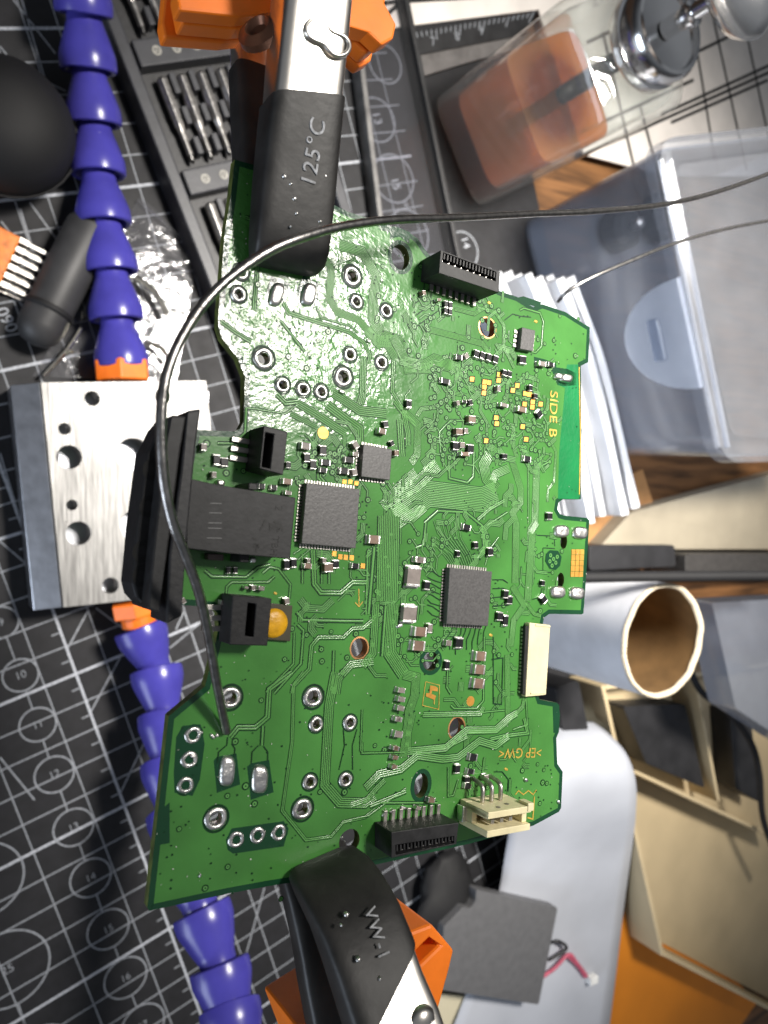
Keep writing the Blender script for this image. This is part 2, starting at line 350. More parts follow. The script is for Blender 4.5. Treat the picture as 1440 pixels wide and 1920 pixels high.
# black ruler strips lying between mat and sheet
RUL = material('black_anodised_ruler', (.02, .02, .021), .45, .2, .2, 200)
RULG = material('grey_anodised_strip', (.115, .108, .105), .5, .2, .15, 200)
fr = WORLD.moved(850, 75)
o = thing('ruler', fr, 'black ruler with white tick marks lying beside the glass bottle', 'ruler')
A0, A1, A2, A3 = (772, 62), (1010, 20), (990, 62), (780, 102)
b = MB(); b.prism(gpoly(fr, [A0, A1, A2, A3], .0045), .0014, .0040); b.build('blade', RUL, o, bevel=.0002)
b = MB()
for k in range(26):
    t = k / 26; p = fr.pix(A0[0] + (A1[0] - A0[0]) * t, A0[1] + (A1[1] - A0[1]) * t, .0041); q = fr.pix(A3[0] + (A2[0] - A3[0]) * t, A3[1] + (A2[1] - A3[1]) * t, .0041)
    b.ribbon([p, p + (q - p) * (.5 if k % 5 == 0 else .25)], .0005, .0041)
b.build('tick_marks', MATLINE, o, kind='stuff')
for k, s in enumerate('7 8 9'.split()):
    p = fr.pix(812 + 45 * k, 78 - 10 * k, .0041); text(s, .005, MATLINE, o, (p.x, p.y, .0041), math.radians(20), 'printed_number', .00002)
fr = WORLD.moved(850, 125)
b = MB(); b.prism(gpoly(fr, [(780, 103), (1000, 60), (960, 95), (870, 120), (788, 145)], .002), .0005, .0026); so = b.build('metal_strip', RULG, bevel=.0002); so.matrix_world = fr.mat(); tag(so, 'plain dark grey metal strip lying between the ruler and the cutting mat', 'strip')

# ================================================================== THINGS ON THE DESK
ALU = material('brushed_aluminium', (.27, .266, .26), .46, .85, .20, 330, .30, 500, rvar=.12, stretch=(3, .22, 1))
ALUD = material('aluminium_side', (.55, .56, .60), .3, 1, .1, 260, .1, 400)
BLUE = material('blue_hose_plastic', (.050, .044, .29), .27, 0, .08, 120, .03, 500, spec=.5)
ORNG = material('orange_fitting_plastic', (.86, .175, .012), .42, 0, .1, 200, .06, 900)
# ---- aluminium base block with drilled holes
fr = WORLD.moved(230, 930)
o = thing('aluminium_block', fr, 'drilled bare aluminium base block between two blue hoses', 'metal block')
HB = .018
top = [(77, 717), (386, 714), (425, 1106), (119, 1139)]
P = gpoly(fr, top, HB)
hl = []
for x, y, r in ((173, 747, 12), (305, 743, 11), (121, 804, 9.5), (130, 857, 20), (250, 852, 27), (135, 947, 8.5), (147, 1000, 20), (257, 985, 26), (207, 1098, 13)):
    c = fr.pix(x, y, HB); k = (fr.pix(x + r, y, HB) - c).length * 1.12 + .0002; hl.append((c, k))
b = MB(); b.prism(P, .001, HB, [circ(c, r, 28) for c, r in hl], bottom=False)
b.build('drilled_plate', ALU, o, True, bevel=.0003)
q0, q1 = P[0], P[3]; d = Vector((-1, -.12, 0)) * .0075
b = MB(); e0, e1 = Vector((*q0.xy, HB - .0002)), Vector((*q1.xy, HB - .0002)); sh = Vector((-.0004, 0, 0)); e0 += sh; e1 += sh
b.loft([[e0, e0 + d + Vector((0, 0, -.004)), e0 + d + Vector((0, 0, -.017)), Vector((e0.x, e0.y, .001))], [e1, e1 + d + Vector((0, 0, -.004)), e1 + d + Vector((0, 0, -.017)), Vector((e1.x, e1.y, .001))]])
b.build('bevelled_side', ALUD, o, bevel=.0002)
b = MB(); c = fr.pix(250, 920, .003); b.box((c.x, c.y, .0050), (.024, .034, .0045)); b.build('base_pad', ALUD, o)
# ---- segmented hoses: each link a flared socket
PROF = [(.0046, -.0015), (.0052, 0), (.0054, .0012), (.0055, .0026), (.0061, .0042), (.0070, .0066), (.0078, .0090), (.0084, .0108), (.0088, .0124), (.0089, .0146), (.0088, .0160), (.0083, .0164), (.0072, .0162), (.0060, .0140)]
def hose(name, label, path, flip, pitch=.0150, fitting=None, scale=.95):
    pts = spline([WORLD.at(x, y, h) for x, y, h in path], 24)
    cum = [0]
    for a, c in zip(pts, pts[1:]): cum.append(cum[-1] + (c - a).length)
    def ev(s):
        for i in range(len(cum) - 1):
            if cum[i + 1] >= s: t = (s - cum[i]) / (cum[i + 1] - cum[i]); return pts[i].lerp(pts[i + 1], t)
        return pts[-1]
    fr = Frame((pts[0].x, pts[0].y, 0), (1, 0, 0), (0, 1, 0), (0, 0, 1)); o = thing(name, fr, label, 'hose', 'blue segmented hoses'); s = 0; k = 0
    while s + pitch * .6 < cum[-1]:
        a, c = ev(s), ev(min(s + pitch, cum[-1])); dr = (c - a).normalized()
        if flip: st, ax = a - fr.o, dr
        else: st, ax = c - fr.o, -dr
        sm = scale; MB().lathe([(r * sm, z * sm) for r, z in PROF], st, ax, 36).build('hose_link', BLUE, o, True)
        s += pitch; k += 1
    return o, pts, fr
o1, p1, f1 = hose('segmented_hose', 'blue segmented hose running past the bit tray to the top of the aluminium block', [(150, -90, .026), (157, 20, .020), (165, 120, .016), (175, 215, .013), (183, 312, .012), (193, 400, .012), (206, 490, .012), (217, 580, .012), (226, 662, .012)], True)
o2, p2, f2 = hose('segmented_hose', 'blue segmented hose leaving the lower end of the aluminium block under the circuit board', [(262, 1178, .012), (288, 1240, .014), (304, 1310, .018), (312, 1390, .024), (318, 1480, .032), (338, 1580, .042), (372, 1690, .055), (400, 1770, .062), (424, 1860, .068), (440, 1940, .074), (452, 2010, .08)], False)
def fitting(parent, f0, a, c, rr, name='hex_fitting'):
    a, c = Vector(a) - f0.o, Vector(c) - f0.o; L = (c - a).length; b = MB()
    b.lathe([(rr * .72, 0), (rr * .72, L * .45), (rr * .86, L * .45)], a, c - a, 28, True)
    b.lathe([(rr, L * .40), (rr * 1.05, L * .45), (rr * 1.05, L * .95), (rr, L)], a, c - a, 6, True)
    b.build(name, ORNG, parent, False, bevel=.0004)
fitting(o1, f1, WORLD.at(226, 650, .012), WORLD.at(231, 716, .012), .0086)
fitting(o2, f2, WORLD.at(262, 1172, .012), WORLD.at(252, 1124, .012), .0076)
# ---- screwdriver bit tray
TRAY = material('slate_tray_plastic', (.034, .035, .041), .45, 0, .12, 200, .1, 900)
STEEL = material('bit_steel', (.46, .44, .42), .38, 1, .2, 500, .2, 900)
DSTEEL = material('dark_bit_steel', (.16, .155, .15), .35, 1, .2, 500)
ax = (WORLD.at(440, 88, 0) - WORLD.at(258, 112, 0)); ax.z = 0; ax.normalize()
fr = WORLD.moved(352, 108); fr = Frame(fr.o, ax, Vector((0, 0, 1)).cross(ax), (0, 0, 1))
o = thing('bit_tray', fr, 'dark slate plastic tray holding rows of screwdriver bits', 'tray')
def tx(px, py): p = fr.pix(px, py, .006); return p.x, p.y
xl = tx(275, 108)[0] - .0045; cols = [tx(288 + 37 * k, 108 - 4 * k)[0] for k in range(7)]; pitch = cols[1] - cols[0]
rowL = abs(tx(390, 352)[1] - tx(352, 108)[1]); xr = cols[-1] + pitch * .8; HT = .009
b = MB(); b.box(((xl + xr) / 2, -rowL * .9, .001), ((xr - xl) / 2, rowL * 2.1, .001)); b.build('tray_floor', BLKP, o)
for x, nm in ((xl - .0028, 'side_rail'), (xr, 'side_rail')):
    b = MB(); b.box((x, -rowL * .9, HT / 2), (.0028, rowL * 2.1, HT / 2), tx=.8); b.build(nm, TRAY, o, bevel=.0006)
for r in range(-1, 4):
    y = -r * rowL; b = MB(); b.box(((xl + xr) / 2 + .0002, y, HT / 2 - .0004), ((xr - xl) / 2 - .0004, .0042, HT / 2 - .0004)); cb = b.build('cross_bar', TRAY, o, bevel=.0005)
    b = MB()
    for x in cols:
        b.ring((x + .001, y), .0009, .0016, HT - .0006, 20)
        for k in range(3):
            a = 2.1 * k + 1.57; b.ribbon([(x + .001, y), (x + .001 + .0011 * math.cos(a), y + .0011 * math.sin(a))], .0005, HT - .00055)
    b.build('bit_symbols', material('tray_print', (.30, .29, .26), .6), o, kind='stuff')
    for i, x in enumerate(cols[:-1]):
        xm = x + pitch / 2
        for (ya, yb) in ((.16, .32), (.42, .56), (.66, .80)):
            q = MB(); q.box((xm, y - rowL * (ya + yb) / 2, .0038), (.0011, rowL * (yb - ya) / 2, .0035)); q.build('bit_clip', TRAY, o, bevel=.0003)
def bit(kind):
    b = MB(); L = rowL * .68; b.mi = 0
    b.lathe([(.0014, 0), (.0021, .0006), (.0021, L * .45), (.0019, L * .47), (.0019, L * .55), (.0013, L * .64), (.0012, L * .9)], (0, 0, 0), (0, -1, 0), 6 if kind % 2 == 0 else 8)
    b.mi = 1; b.lathe([(.0012, L * .9), (.0010, L * .96), (.0003, L)], (0, 0, 0), (0, -1, 0), 6); return b
proto = [bit(0).build('screwdriver_bit', [STEEL, DSTEEL], None, bevel=.0002), bit(1).build('screwdriver_bit', [DSTEEL, DSTEEL], None, bevel=.0002)]
rownames = ['in the row under the orange clip holder', 'between the two bars of round symbols', 'in the row beside the circuit board']
first = [True, True]
for r in range(3):
    for i, x in enumerate(cols[:5]):
        k = 0
        if first[k]: q = proto[k]; first[k] = False
        else: q = proto[k].copy(); COL.objects.link(q)
        mm = fr.mat() @ Matrix.Translation((x + .0004, -(r - 1) * rowL - rowL * .17, .0048)); q.matrix_world = mm
        tag(q, 'grey steel screwdriver bit lying ' + rownames[r], 'screwdriver bit', 'screwdriver bits in the tray row %s' % ('one two three'.split()[r]))
bpy.data.objects.remove(proto[1])
# ---- black rubber bulb and charcoal grip
RUB = material('black_rubber', (.004, .004, .005), .7, 0, .2, 80, .05, 600)
GRIP = material('charcoal_grip', (.035, .035, .037), .5, 0, .15, 120, .05, 600)
fr = WORLD.moved(2, 272)
o = thing('rubber_bulb', fr, 'round black rubber bulb on the cutting mat beside the blue hose', 'bulb')
b = MB(); b.lathe([(.002, .0), (.010, .001), (.0165, .005), (.0195, .011), (.0195, .016), (.017, .022), (.0115, .0265), (.006, .0285), (.001, .0288)], (0, 0, 0), (0, 0, 1), 40); b.build('bulb_body', RUB, o, 'all')
b = MB(); b.tube([(.0202 * math.cos(.2 * k), .0202 * math.sin(.2 * k), .0135) for k in range(32)], .0004, 6); b.build('seam_bead', RUB, o, 'all')
fr = WORLD.moved(110, 545)
o = thing('tool_grip', fr, 'matt charcoal rounded tool grip lying between the orange pin block and the blue hose', 'tool handle')
a, c = fr.pix(72, 622, .0075), fr.pix(168, 430, .009)
b = MB(); dr = (c - a).normalized(); L = (c - a).length
b.lathe([(.0005, -.0045), (.004, -.0036), (.0063, -.001), (.0070, .002), (.0072, L * .5), (.0072, L), (.006, L + .003), (.001, L + .0045)], a, dr, 28); b.build('grip_body', GRIP, o, 'all')
b = MB(); b.lathe([(.0073, L * .18), (.0076, L * .19), (.0076, L * .22), (.0073, L * .23)], a, dr, 28); b.build('grip_ring', RUB, o, 'all')
# ---- orange pin block
OTR = material('orange_clear_plastic', (.80, .22, .03), .3, 0, .25, 300, .15, 500, coat=.3)
fr = WORLD.moved(8, 510); dx = (WORLD.at(40, 470, 0) - WORLD.at(0, 560, 0)).normalized(); fr = Frame(fr.o, dx, Vector((0, 0, 1)).cross(dx), (0, 0, 1))
o = thing('pin_block', fr, 'orange plastic block with a comb of silver pins on the cutting mat', 'pin block')
b = MB(); b.box((0.002, .004, .0035), (.0085, .0045, .0033)); b.build('block_body', OTR, o, bevel=.0005)
for row in range(2):
    for k in range(6):
        b = MB(); x = -.006 + k * .0030 + row * .001; y0 = -.0004; b.box((x, y0 - .0012, .0020 + row * .003), (.0008, .0014, .0006)); b.box((x, y0 - .0040 - row * .0012, .0019 + row * .003), (.0005, .0034, .0003)); b.build('pin', PINM, o)
# ---- clear zip bag with metal clippings
BAG = film('clear_bag_film', (.95, .95, .96), .03, .10, bump=.25)
fr = WORLD.moved(200, 600)
grid = []; NX, NY = 22, 20
c00, c10, c11, c01 = (60, 706), (330, 716), (372, 470), (262, 368)
rnd = random.Random(3)
def bagpt(s, t, up):
    x = (c00[0] * (1 - s) + c10[0] * s) * (1 - t) + (c01[0] * (1 - s) + c11[0] * s) * t; y = (c00[1] * (1 - s) + c10[1] * s) * (1 - t) + (c01[1] * (1 - s) + c11[1] * s) * t
    h = .0006; e = min(s, 1 - s, t, 1 - t)
    if up: h += min(1, e * 7) * (.0024 + .0016 * math.sin(9 * s + 5 * t) + .0012 * math.sin(17 * t - 8 * s))
    p = WORLD.at(x, y, 0) - fr.o; return Vector((p.x, p.y, h))
b = MB()
for up in (1, 0):
    vs = [bagpt(i / (NX - 1), j / (NY - 1), up) for j in range(NY) for i in range(NX)]
    fs = [(j * NX + i, j * NX + i + 1, (j + 1) * NX + i + 1, (j + 1) * NX + i) for j in range(NY - 1) for i in range(NX - 1)]
    b.add(vs, fs if up else [tuple(reversed(q)) for q in fs])
o = thing('zip_bag', fr, 'crumpled clear plastic bag under the blue hose above the aluminium block', 'plastic bag'); b.build('bag_film', BAG, o, True)
b = MB(); b.tube([bagpt(i / 14, .97, 0) + Vector((0, 0, .0012)) for i in range(15)], .0005, 6); b.build('zip_strip', BAG, o, True)
for i, (p, q, r, lab) in enumerate((((82, 704), (152, 616), .0007, 'long straight pale wire clipping inside the clear bag beside the charcoal grip'), ((112, 668), (130, 660), .0009, 'short stubby wire clipping crossing the heavy mat line in the clear bag'), ((252, 520), (312, 590), .0013, 'thick bent silver clipping in the clear bag to the right of the blue hose'), ((270, 640), (318, 676), .0008, 'thin silver clipping in the clear bag near the orange hose fitting'))):
    f0 = WORLD.moved(*p); a, c = f0.pix(*p, .0048), f0.pix(*q, .0052); mid = (a + c) / 2 + Vector((.0015, .001, .0004))
    b = MB(); b.tube(spline([a, mid, c], 6), r, 8); q = b.build('wire_clipping', material('bright_clipping', (.85, .80, .70), .25, 1, .15, 600)); q.matrix_world = f0.mat(); tag(q, lab, 'wire', 'wire clippings in the bag')
# ---- thin clear case with grey edges on the mat
CASE = film('smoky_case_film', (.86, .86, .88), .025, .15)
RODG = material('grey_case_edge', (.17, .165, .16), .4, 0, .2, 200)
fr = WORLD.moved(780, 250)
o = thing('clear_case', fr, 'flat clear plastic case with dark grey edges between the alligator clip and the glass bottle', 'case')
cs = [(752, -40), (862, 500), (722, 500), (672, 90)]
Pc = gpoly(fr, cs, .006)
b = MB(); b.prism([p * .985 for p in Pc], .0007, .0052); b.build('clear_body', CASE, o)
for i, j, nm in ((0, 1, 'case_edge'), (2, 3, 'case_edge')):
    b = MB(); a, c = Pc[i].copy(), Pc[j].copy(); a.z = c.z = .0038; dd = (c - a).normalized(); b.box((a + c) / 2, (.0011, (c - a).length / 2, .0036), dd.cross(Vector((0, 0, 1))), dd); b.build(nm, RODG if i else DKGP, o, bevel=.0005)
# ---- glass pump bottle, standing
GLASS = film('clear_glass', (.95, .97, .96), .10, .03)
LIQ = film('amber_liquid', (.88, .38, .09), .46, .05)
CHR = material('polished_chrome', (.90, .89, .88), .16, 1, .05, 60)
STRAW = material('grey_dip_tube', (.05, .055, .05), .4)
a, c = WORLD.at(803, 190), WORLD.at(885, 395); e = (a - c).normalized(); nn = Vector((-e.y, e.x, 0)); 
if nn.x < 0: nn = -nn
W = (a - c).length; cen = (a + c) / 2 + nn * W * .50; fr = Frame((cen.x, cen.y, 0), nn, e, (0, 0, 1))
o = thing('pump_bottle', fr, 'square clear glass bottle of amber liquid with a chrome pump neck', 'bottle')
X, Yv = Vector((1, 0, 0)), Vector((0, 1, 0)); hw = W / 2 * 1.04
def sec(z, s, e=7): return squircle(Vector((0, 0, z)), X, Yv, hw * s, hw * s, 48, e)
HS = .080
b = MB(); outer = [sec(.0016, .90), sec(.0022, .95), sec(.004, 1), sec(HS - .008, 1), sec(HS - .003, .97), sec(HS, .90, 5), sec(HS + .0015, .72, 3), sec(HS + .003, .62, 2), sec(HS + .012, .60, 2)]
inner = [sec(HS + .012, .52, 2), sec(HS + .002, .52, 2), sec(HS - .001, .66, 3), sec(HS - .003, .84, 5), sec(HS - .008, .88), sec(.014, .88), sec(.011, .80)]
b.loft(outer + inner, True, True, True); b.build('glass_body', GLASS, o, True)
b = MB(); b.loft([sec(.0112, .795), sec(.0141, .872), sec(.044, .872)]); b.build('liquid', LIQ, o, True)
b = MB(); b.tube([(.002, 0, .0125), (.001, 0, .06), (0, 0, HS + .01)], .0034, 14); b.build('dip_tube', STRAW, o, True)
z0 = HS + .0035; R = hw * .66
b = MB(); b.lathe([(R * .99, z0), (R * 1.02, z0 + .001), (R * 1.02, z0 + .004), (R * .96, z0 + .0045), (R * .96, z0 + .006), (R, z0 + .0065), (R, z0 + .0105), (R * .93, z0 + .012), (R * .85, z0 + .0122), (R * .82, z0 + .0105), (R * .3, z0 + .0095)], n=48); b.build('pump_collar', CHR, o, True)
b = MB(); b.lathe([(.0032, z0 + .010), (.0032, z0 + .018), (.0042, z0 + .0185), (.0042, z0 + .0205), (.0026, z0 + .021), (.0026, z0 + .031)], n=20); b.build('pump_stem', CHR, o, True)
b = MB(); b.lathe([(.004, z0 + .030), (.010, z0 + .0315), (.0150, z0 + .034), (.0165, z0 + .037), (.0158, z0 + .037), (.0140, z0 + .0348), (.003, z0 + .0325)], n=40); b.build('pump_dish', CHR, o, True)
# ---- milky plastic box with a clip-on lid
MILK = film('milky_box_plastic', (.74, .78, .85), .10, .18)
MILKL = film('milky_lid_plastic', (.79, .82, .88), .20, .15)
fr = WORLD.moved(1180, 640)
o = thing('storage_box', fr, 'milky translucent storage box with a snap-on lid and rounded latch', 'storage box')
HBX = .078
rim = [(1226, 262), (1352, 868), (1660, 860), (1560, 225)]
R0 = gpoly(fr, rim, HBX)
def shrink(P, d):
    P2 = [Vector((p.x, p.y)) for p in P]; c = sum(P2, Vector((0, 0))) / len(P2); return [p + (c - p).normalized() * d for p in P2]
def rounded(P, r, n=5):
    P = [Vector((p[0], p[1])) for p in P]; out = []
    for i, p in enumerate(P):
        a, c = (P[i - 1] - p).normalized(), (P[(i + 1) % len(P)] - p).normalized()
        s, e = p + a * r, p + c * r
        for k in range(n + 1):
            t = k / n; out.append((s * (1 - t) + p * t).lerp(p * (1 - t) + e * t, t))
    return out
b = MB(); Ro = rounded(shrink(R0, .003), .009); Ri = rounded(shrink(R0, .0045), .008); Rb = rounded(shrink(R0, .007), .009); Rbi = rounded(shrink(R0, .0085), .008)
def lift(P, z): return [Vector((p.x, p.y, z)) for p in P]
b.loft([lift(Rb, .0006), lift(Ro, HBX - .004), lift(Ri, HBX - .004), lift(Rbi, .002)]); b.build('box_body', MILK, o, True)
b = MB(); Lo = rounded(R0, .011); L1 = rounded(shrink(R0, .004), .010); L2 = rounded(shrink(R0, .006), .010); L3 = rounded(shrink(R0, .011), .009)
b.loft([lift(Lo, HBX - .006), lift(Lo, HBX + .001), lift(L1, HBX + .0025), lift(L2, HBX + .0018), lift(L3, HBX + .0005), lift(rounded(shrink(R0, .0125), .009), HBX - .0012)], True, False, True); b.build('lid', MILKL, o, True)
for k, (p, q) in enumerate((((1238, 300), (1346, 838)), ((1256, 300), (1364, 838)))):
    pp, qq = fr.pix(*p, HBX + .002), fr.pix(*q, HBX + .002); b = MB(); b.tube([pp, (pp + qq) / 2, qq], .0011, 10); b.build('lid_rib', MILKL, o, True)
# latch on the side wall
la, lb = R0[0].lerp(R0[1], .40), R0[0].lerp(R0[1], .745); la.z = lb.z = 0; ed = (lb - la).normalized(); out = Vector((ed.y, -ed.x, 0)); out = out if out.x < 0 else -out
mid = (la + lb) / 2; L = (lb - la).length; b = MB(); pr = []
for k in range(17):
    a = math.pi * k / 16; pr.append((math.cos(a) * L / 2, -math.sin(a) * .030))
pts0 = [mid + ed * x + Vector((0, 0, HBX + y)) + out * .0012 for x, y in pr]; pts1 = [p + out * .0022 for p in pts0]
b.add(pts0 + pts1, [tuple(range(17)), tuple(reversed(range(17, 34)))] + [(i, i + 17, (i + 1) % 17 + 17, (i + 1) % 17) for i in range(17)]); b.build('latch', film('milky_latch_plastic', (.80, .84, .91), .62, .2), o, True)
b = MB(); c = mid + out * .0040 + Vector((0, 0, HBX - .014)); b.box(c, (L * .20, .003, .0010), ed, (0, 0, 1), out); b.build('latch_slot', MILK, o, bevel=.0008)
# dark parts inside the box
for i, (x, y, r, lab) in enumerate(((1090, 420, .010, 'black knobbly part seen through the milky box beside the bottle base'), (1170, 395, .012, 'dark rounded part seen through the milky box wall under the lid rim'))):
    f0 = WORLD.moved(x, y, .004); f0.o.x += .022; f0.o.z = .0025
    q = thing('dark_part', f0, lab, 'part', 'dark parts in the milky box'); b = MB(); b.lathe([(r * .6, 0), (r, .002), (r, .010), (r * .7, .013), (r * .3, .013)], n=12); b.build('body', RUB, q, bevel=.0006)
    b = MB(); b.lathe([(r * .25, .013), (r * .25, .018), (r * .1, .019)], n=10); b.build('metal_post', PINM, q)
# ---- stack of white folded sheets on edge
WHT = material('white_paper', (.70, .72, .76), .65, 0, .08, 40, .08, 300)
KRAFT = material('kraft_card', (.34, .17, .06), .7, 0, .2, 60, .1)
fr = WORLD.moved(1010, 720)
o = thing('paper_stack', fr, 'stack of white folded paper strips leaning against the milky storage box', 'paper stack')
for k in range(9):
    t = k / 8; hh = .016 + .006 * math.sin(k * 1.9) + .012 * t
    a = fr.pix(915 + 158 * t, 506 + 12 * t + 4 * (k % 2), hh); c = fr.pix(1030 + 166 * t, 985 - 42 * t + 8 * ((k * 5) % 3), hh); m1 = fr.pix(985 + 150 * t, 690, hh)
    S = spline([a, m1, c], 8); b = MB(); secs = []
    for i, p in enumerate(S):
        dd = (S[min(i + 1, len(S) - 1)] - S[max(i - 1, 0)]); dd.z = 0; dd.normalize(); sd = Vector((-dd.y, dd.x, 0)); wv = .0024 + .0004 * math.sin(i * .8 + k)
        secs.append([Vector((p.x, p.y, .0006)) - sd * wv, Vector((p.x, p.y, hh - .001)) - sd * wv * .9, Vector((p.x, p.y, hh + .0008)), Vector((p.x, p.y, hh - .001)) + sd * wv * .9, Vector((p.x, p.y, .0006)) + sd * wv])
    b.loft(secs); b.build('folded_sheet', WHT, o, True)
b = MB(); b.prism(gpoly(fr, [(1085, 930), (1205, 880), (1230, 960), (1100, 1030)], .003), .0005, .003); q = b.build('kraft_card', KRAFT); q.matrix_world = fr.mat(); tag(q, 'brown kraft card scrap sticking out below the white paper stack', 'card')
# ---- cardboard tube, standing
TUBW = material('tube_white_liner', (.78, .79, .83), .6, 0, .08, 60, .06, 300)
TUBB = material('tube_brown_board', (.22, .125, .048), .75, 0, .15, 90, .12, 500)
TUBE = material('tube_torn_edge', (.58, .50, .37), .75, 0, .12, 800, .3)
HT2 = .088; tp = WORLD.at(1247, 1201, HT2); fr = Frame((tp.x, tp.y, 0), (1, 0, 0), (0, 1, 0), (0, 0, 1)); R = .0210
o = thing('cardboard_tube', fr, 'white cardboard tube standing on end with a brown inside', 'cardboard tube')
def wob(a, k): return 1 + k * (math.sin(3 * a + 1) * .5 + math.sin(7 * a) * .3 + math.sin(2 * a) * .8)
def circl(r, z, zw=0): return [Vector((r * wob(a, .012) * math.cos(a), r * wob(a, .012) * math.sin(a) * .97, z + zw * math.sin(9 * a) * math.sin(4 * a + 1))) for a in [2 * math.pi * j / 72 for j in range(72)]]
b = MB(); b.loft([circl(R, .0006), circl(R, HT2 - .0010, .0003)], True, False, False); b.build('outer_wall', TUBW, o, 'all')
b = MB(); b.loft([circl(R - .0014, HT2 - .001, .0003), circl(R - .0014, .0006)], True, False, False); b.build('inner_wall', TUBB, o, 'all')
b = MB(); b.loft([circl(R + .0001, HT2 - .0012, .0003), circl(R, HT2, .0003), circl(R - .0011, HT2 + .0001, .0003), circl(R - .0016, HT2 - .0014, .0004)], True, False, False); b.build('torn_rim', TUBE, o, 'all')
# ---- cream bin with compartments, lower right
CRM = material('cream_bin_plastic', (.50, .40, .245), .55, 0, .06, 40, .04, 300)
BLKC = material('black_case_plastic', (.020, .020, .022), .45, 0, .2, 90)
def walls(o, fr, pts, h, th, M, closed=True, name='bin_wall', base=.001):
    P = [fr.pix(x, y, h) for x, y in pts]; n = len(P)
    for i in range(n if closed else n - 1):
        a, c = P[i], P[(i + 1) % n]; d = (c - a); d.z = 0; L = d.length; d.normalize(); b = MB()
        mid = (a + c) / 2; b.box((mid.x, mid.y, (h + base) / 2), (L / 2 + (th / 2 if i % 2 == 0 else -th / 2), th / 2, (h - base) / 2), d, Vector((-d.y, d.x, 0))); b.build(name, M, o, bevel=.0005)
fr = WORLD.moved(1330, 1450)
o = thing('cream_bin', fr, 'cream plastic bin with a slanted front and dark compartments beside the white film', 'bin')
HC = .022; rim = [(1132, 1290), (1243, 1788), (1560, 1950), (1560, 1230)]
walls(o, fr, rim, HC, .0022, CRM)
b = MB(); b.prism([p * .97 for p in gpoly(fr, rim, HC)], .001, .0026); b.build('bin_floor', CRM, o)
walls(o, fr, [(1192, 1448), (1470, 1578)], HC - .001, .0018, CRM, False, 'divider', .003)
walls(o, fr, [(1300, 1245), (1348, 1500)], HC - .002, .0018, CRM, False, 'divider', .003)
def slab(name, M, label, cat, pts, z0, z1, bev=.001, group=None, parts=None):
    f0 = WORLD.moved(sum(p[0] for p in pts) / len(pts), sum(p[1] for p in pts) / len(pts), z0); f0.o.z = 0; b = MB(); b.prism(rounded(gpoly(f0, pts, z1), .0022, 3), z0, z1)
    q = b.build(name, M, None, bevel=bev); q.matrix_world = f0.mat(); tag(q, label, cat, group); return q, f0
slab('black_case', BLKC, 'black plastic case lying in the compartment of the cream bin under the tube mouth', 'case', [(1168, 1325), (1285, 1320), (1322, 1478), (1212, 1432)], .003, .016)
slab('black_case', BLKC, 'narrow black case in the outer compartment of the cream bin', 'case', [(1370, 1330), (1410, 1360), (1425, 1505), (1380, 1480)], .003, .016)
q, f0 = slab('black_remote', BLKC, 'slim black bar with worn white print wedged between circuit board and cream bin', 'bar', [(1040, 1290), (1085, 1275), (1104, 1370), (1058, 1378)], .0005, .022)
# beige tray with black trim and a black cable, right
BEI = material('beige_tray_plastic', (.30, .265, .20), .55, 0, .08, 40)
slab('beige_tray', BEI, 'beige flat tray lid beneath the milky storage box', 'tray lid', [(1120, 1030), (1185, 960), (1480, 880), (1480, 1030)], .0005, .012)
slab('black_trim', BLKC, 'black rounded bar lying along the beige tray lid', 'bar', [(1105, 1022), (1265, 1022), (1268, 1062), (1105, 1070)], .0005, .018)
slab('dark_box', material('dark_brown_box', (.045, .042, .04), .5), 'dark box beyond the cardboard tube rim', 'box', [(1285, 1038), (1520, 1038), (1520, 1075), (1285, 1075)], .0005, .022)
SMOK = film('smoky_blue_plastic', (.48, .52, .60), .35, .12)
slab('smoky_lid', SMOK, 'smoky blue clear plastic lid behind the cardboard tube', 'lid', [(1335, 1130), (1520, 1120), (1520, 1420), (1380, 1330)], .046, .060)
f0 = WORLD.moved(1120, 1082, .10)
f0.o.z = 0; b = MB(); b.tube([f0.pix(x, y, h) for x, y, h in ((1060, 1083, .094), (1180, 1081, .095), (1300, 1080, .096), (1440, 1079, .098), (1560, 1078, .10))], .0018, 12); q = b.build('black_cable', RUB, None, True); q.matrix_world = f0.mat(); tag(q, 'straight black cable crossing in front of the cardboard tube mouth', 'cable')
f0 = WORLD.moved(1390, 1420); b = MB(); b.tube(spline([f0.pix(x, y, h) for x, y, h in ((1296, 1262, .030), (1318, 1300, .032), (1368, 1338, .034), (1408, 1392, .034), (1424, 1450, .032), (1432, 1540, .028), (1470, 1640, .026))], 10), .0016, 10); q = b.build('black_cable', RUB, None, 'all'); q.matrix_world = f0.mat(); tag(q, 'black cable curving over the compartments of the cream bin', 'cable')
# ---- white film sheet, curled, with battery on top
FILMW = material('white_film', (.45, .47, .52), .42, 0, .06, 30, .06, 120, spec=.5)
fr = WORLD.moved(1050, 1650)
o = thing('film_sheet', fr, 'curled white plastic film sheet lying under the grey battery', 'film sheet')
rows = [(1352, 1000, 1110, .014), (1374, 995, 1140, .024), (1412, 985, 1174, .032), (1465, 975, 1192, .033), (1530, 960, 1192, .028), (1600, 948, 1184, .018), (1700, 930, 1170, .009), (1820, 890, 1156, .0055), (1980, 830, 1136, .0045)]
S = spline([(y, l, r_) for y, l, r_, h in rows], 4); Hh = spline([(h, 0, 0) for *_, h in rows], 4); NXX = 14; vs = []
for (q, hq) in zip(S, Hh):
    for i in range(NXX):
        t = i / (NXX - 1); h = hq.x + .0012 * math.sin(q.x * .03 + t * 4) * (1 - t) ; p = fr.pix(q.y + (q.z - q.y) * t, q.x, h); vs.append(p)
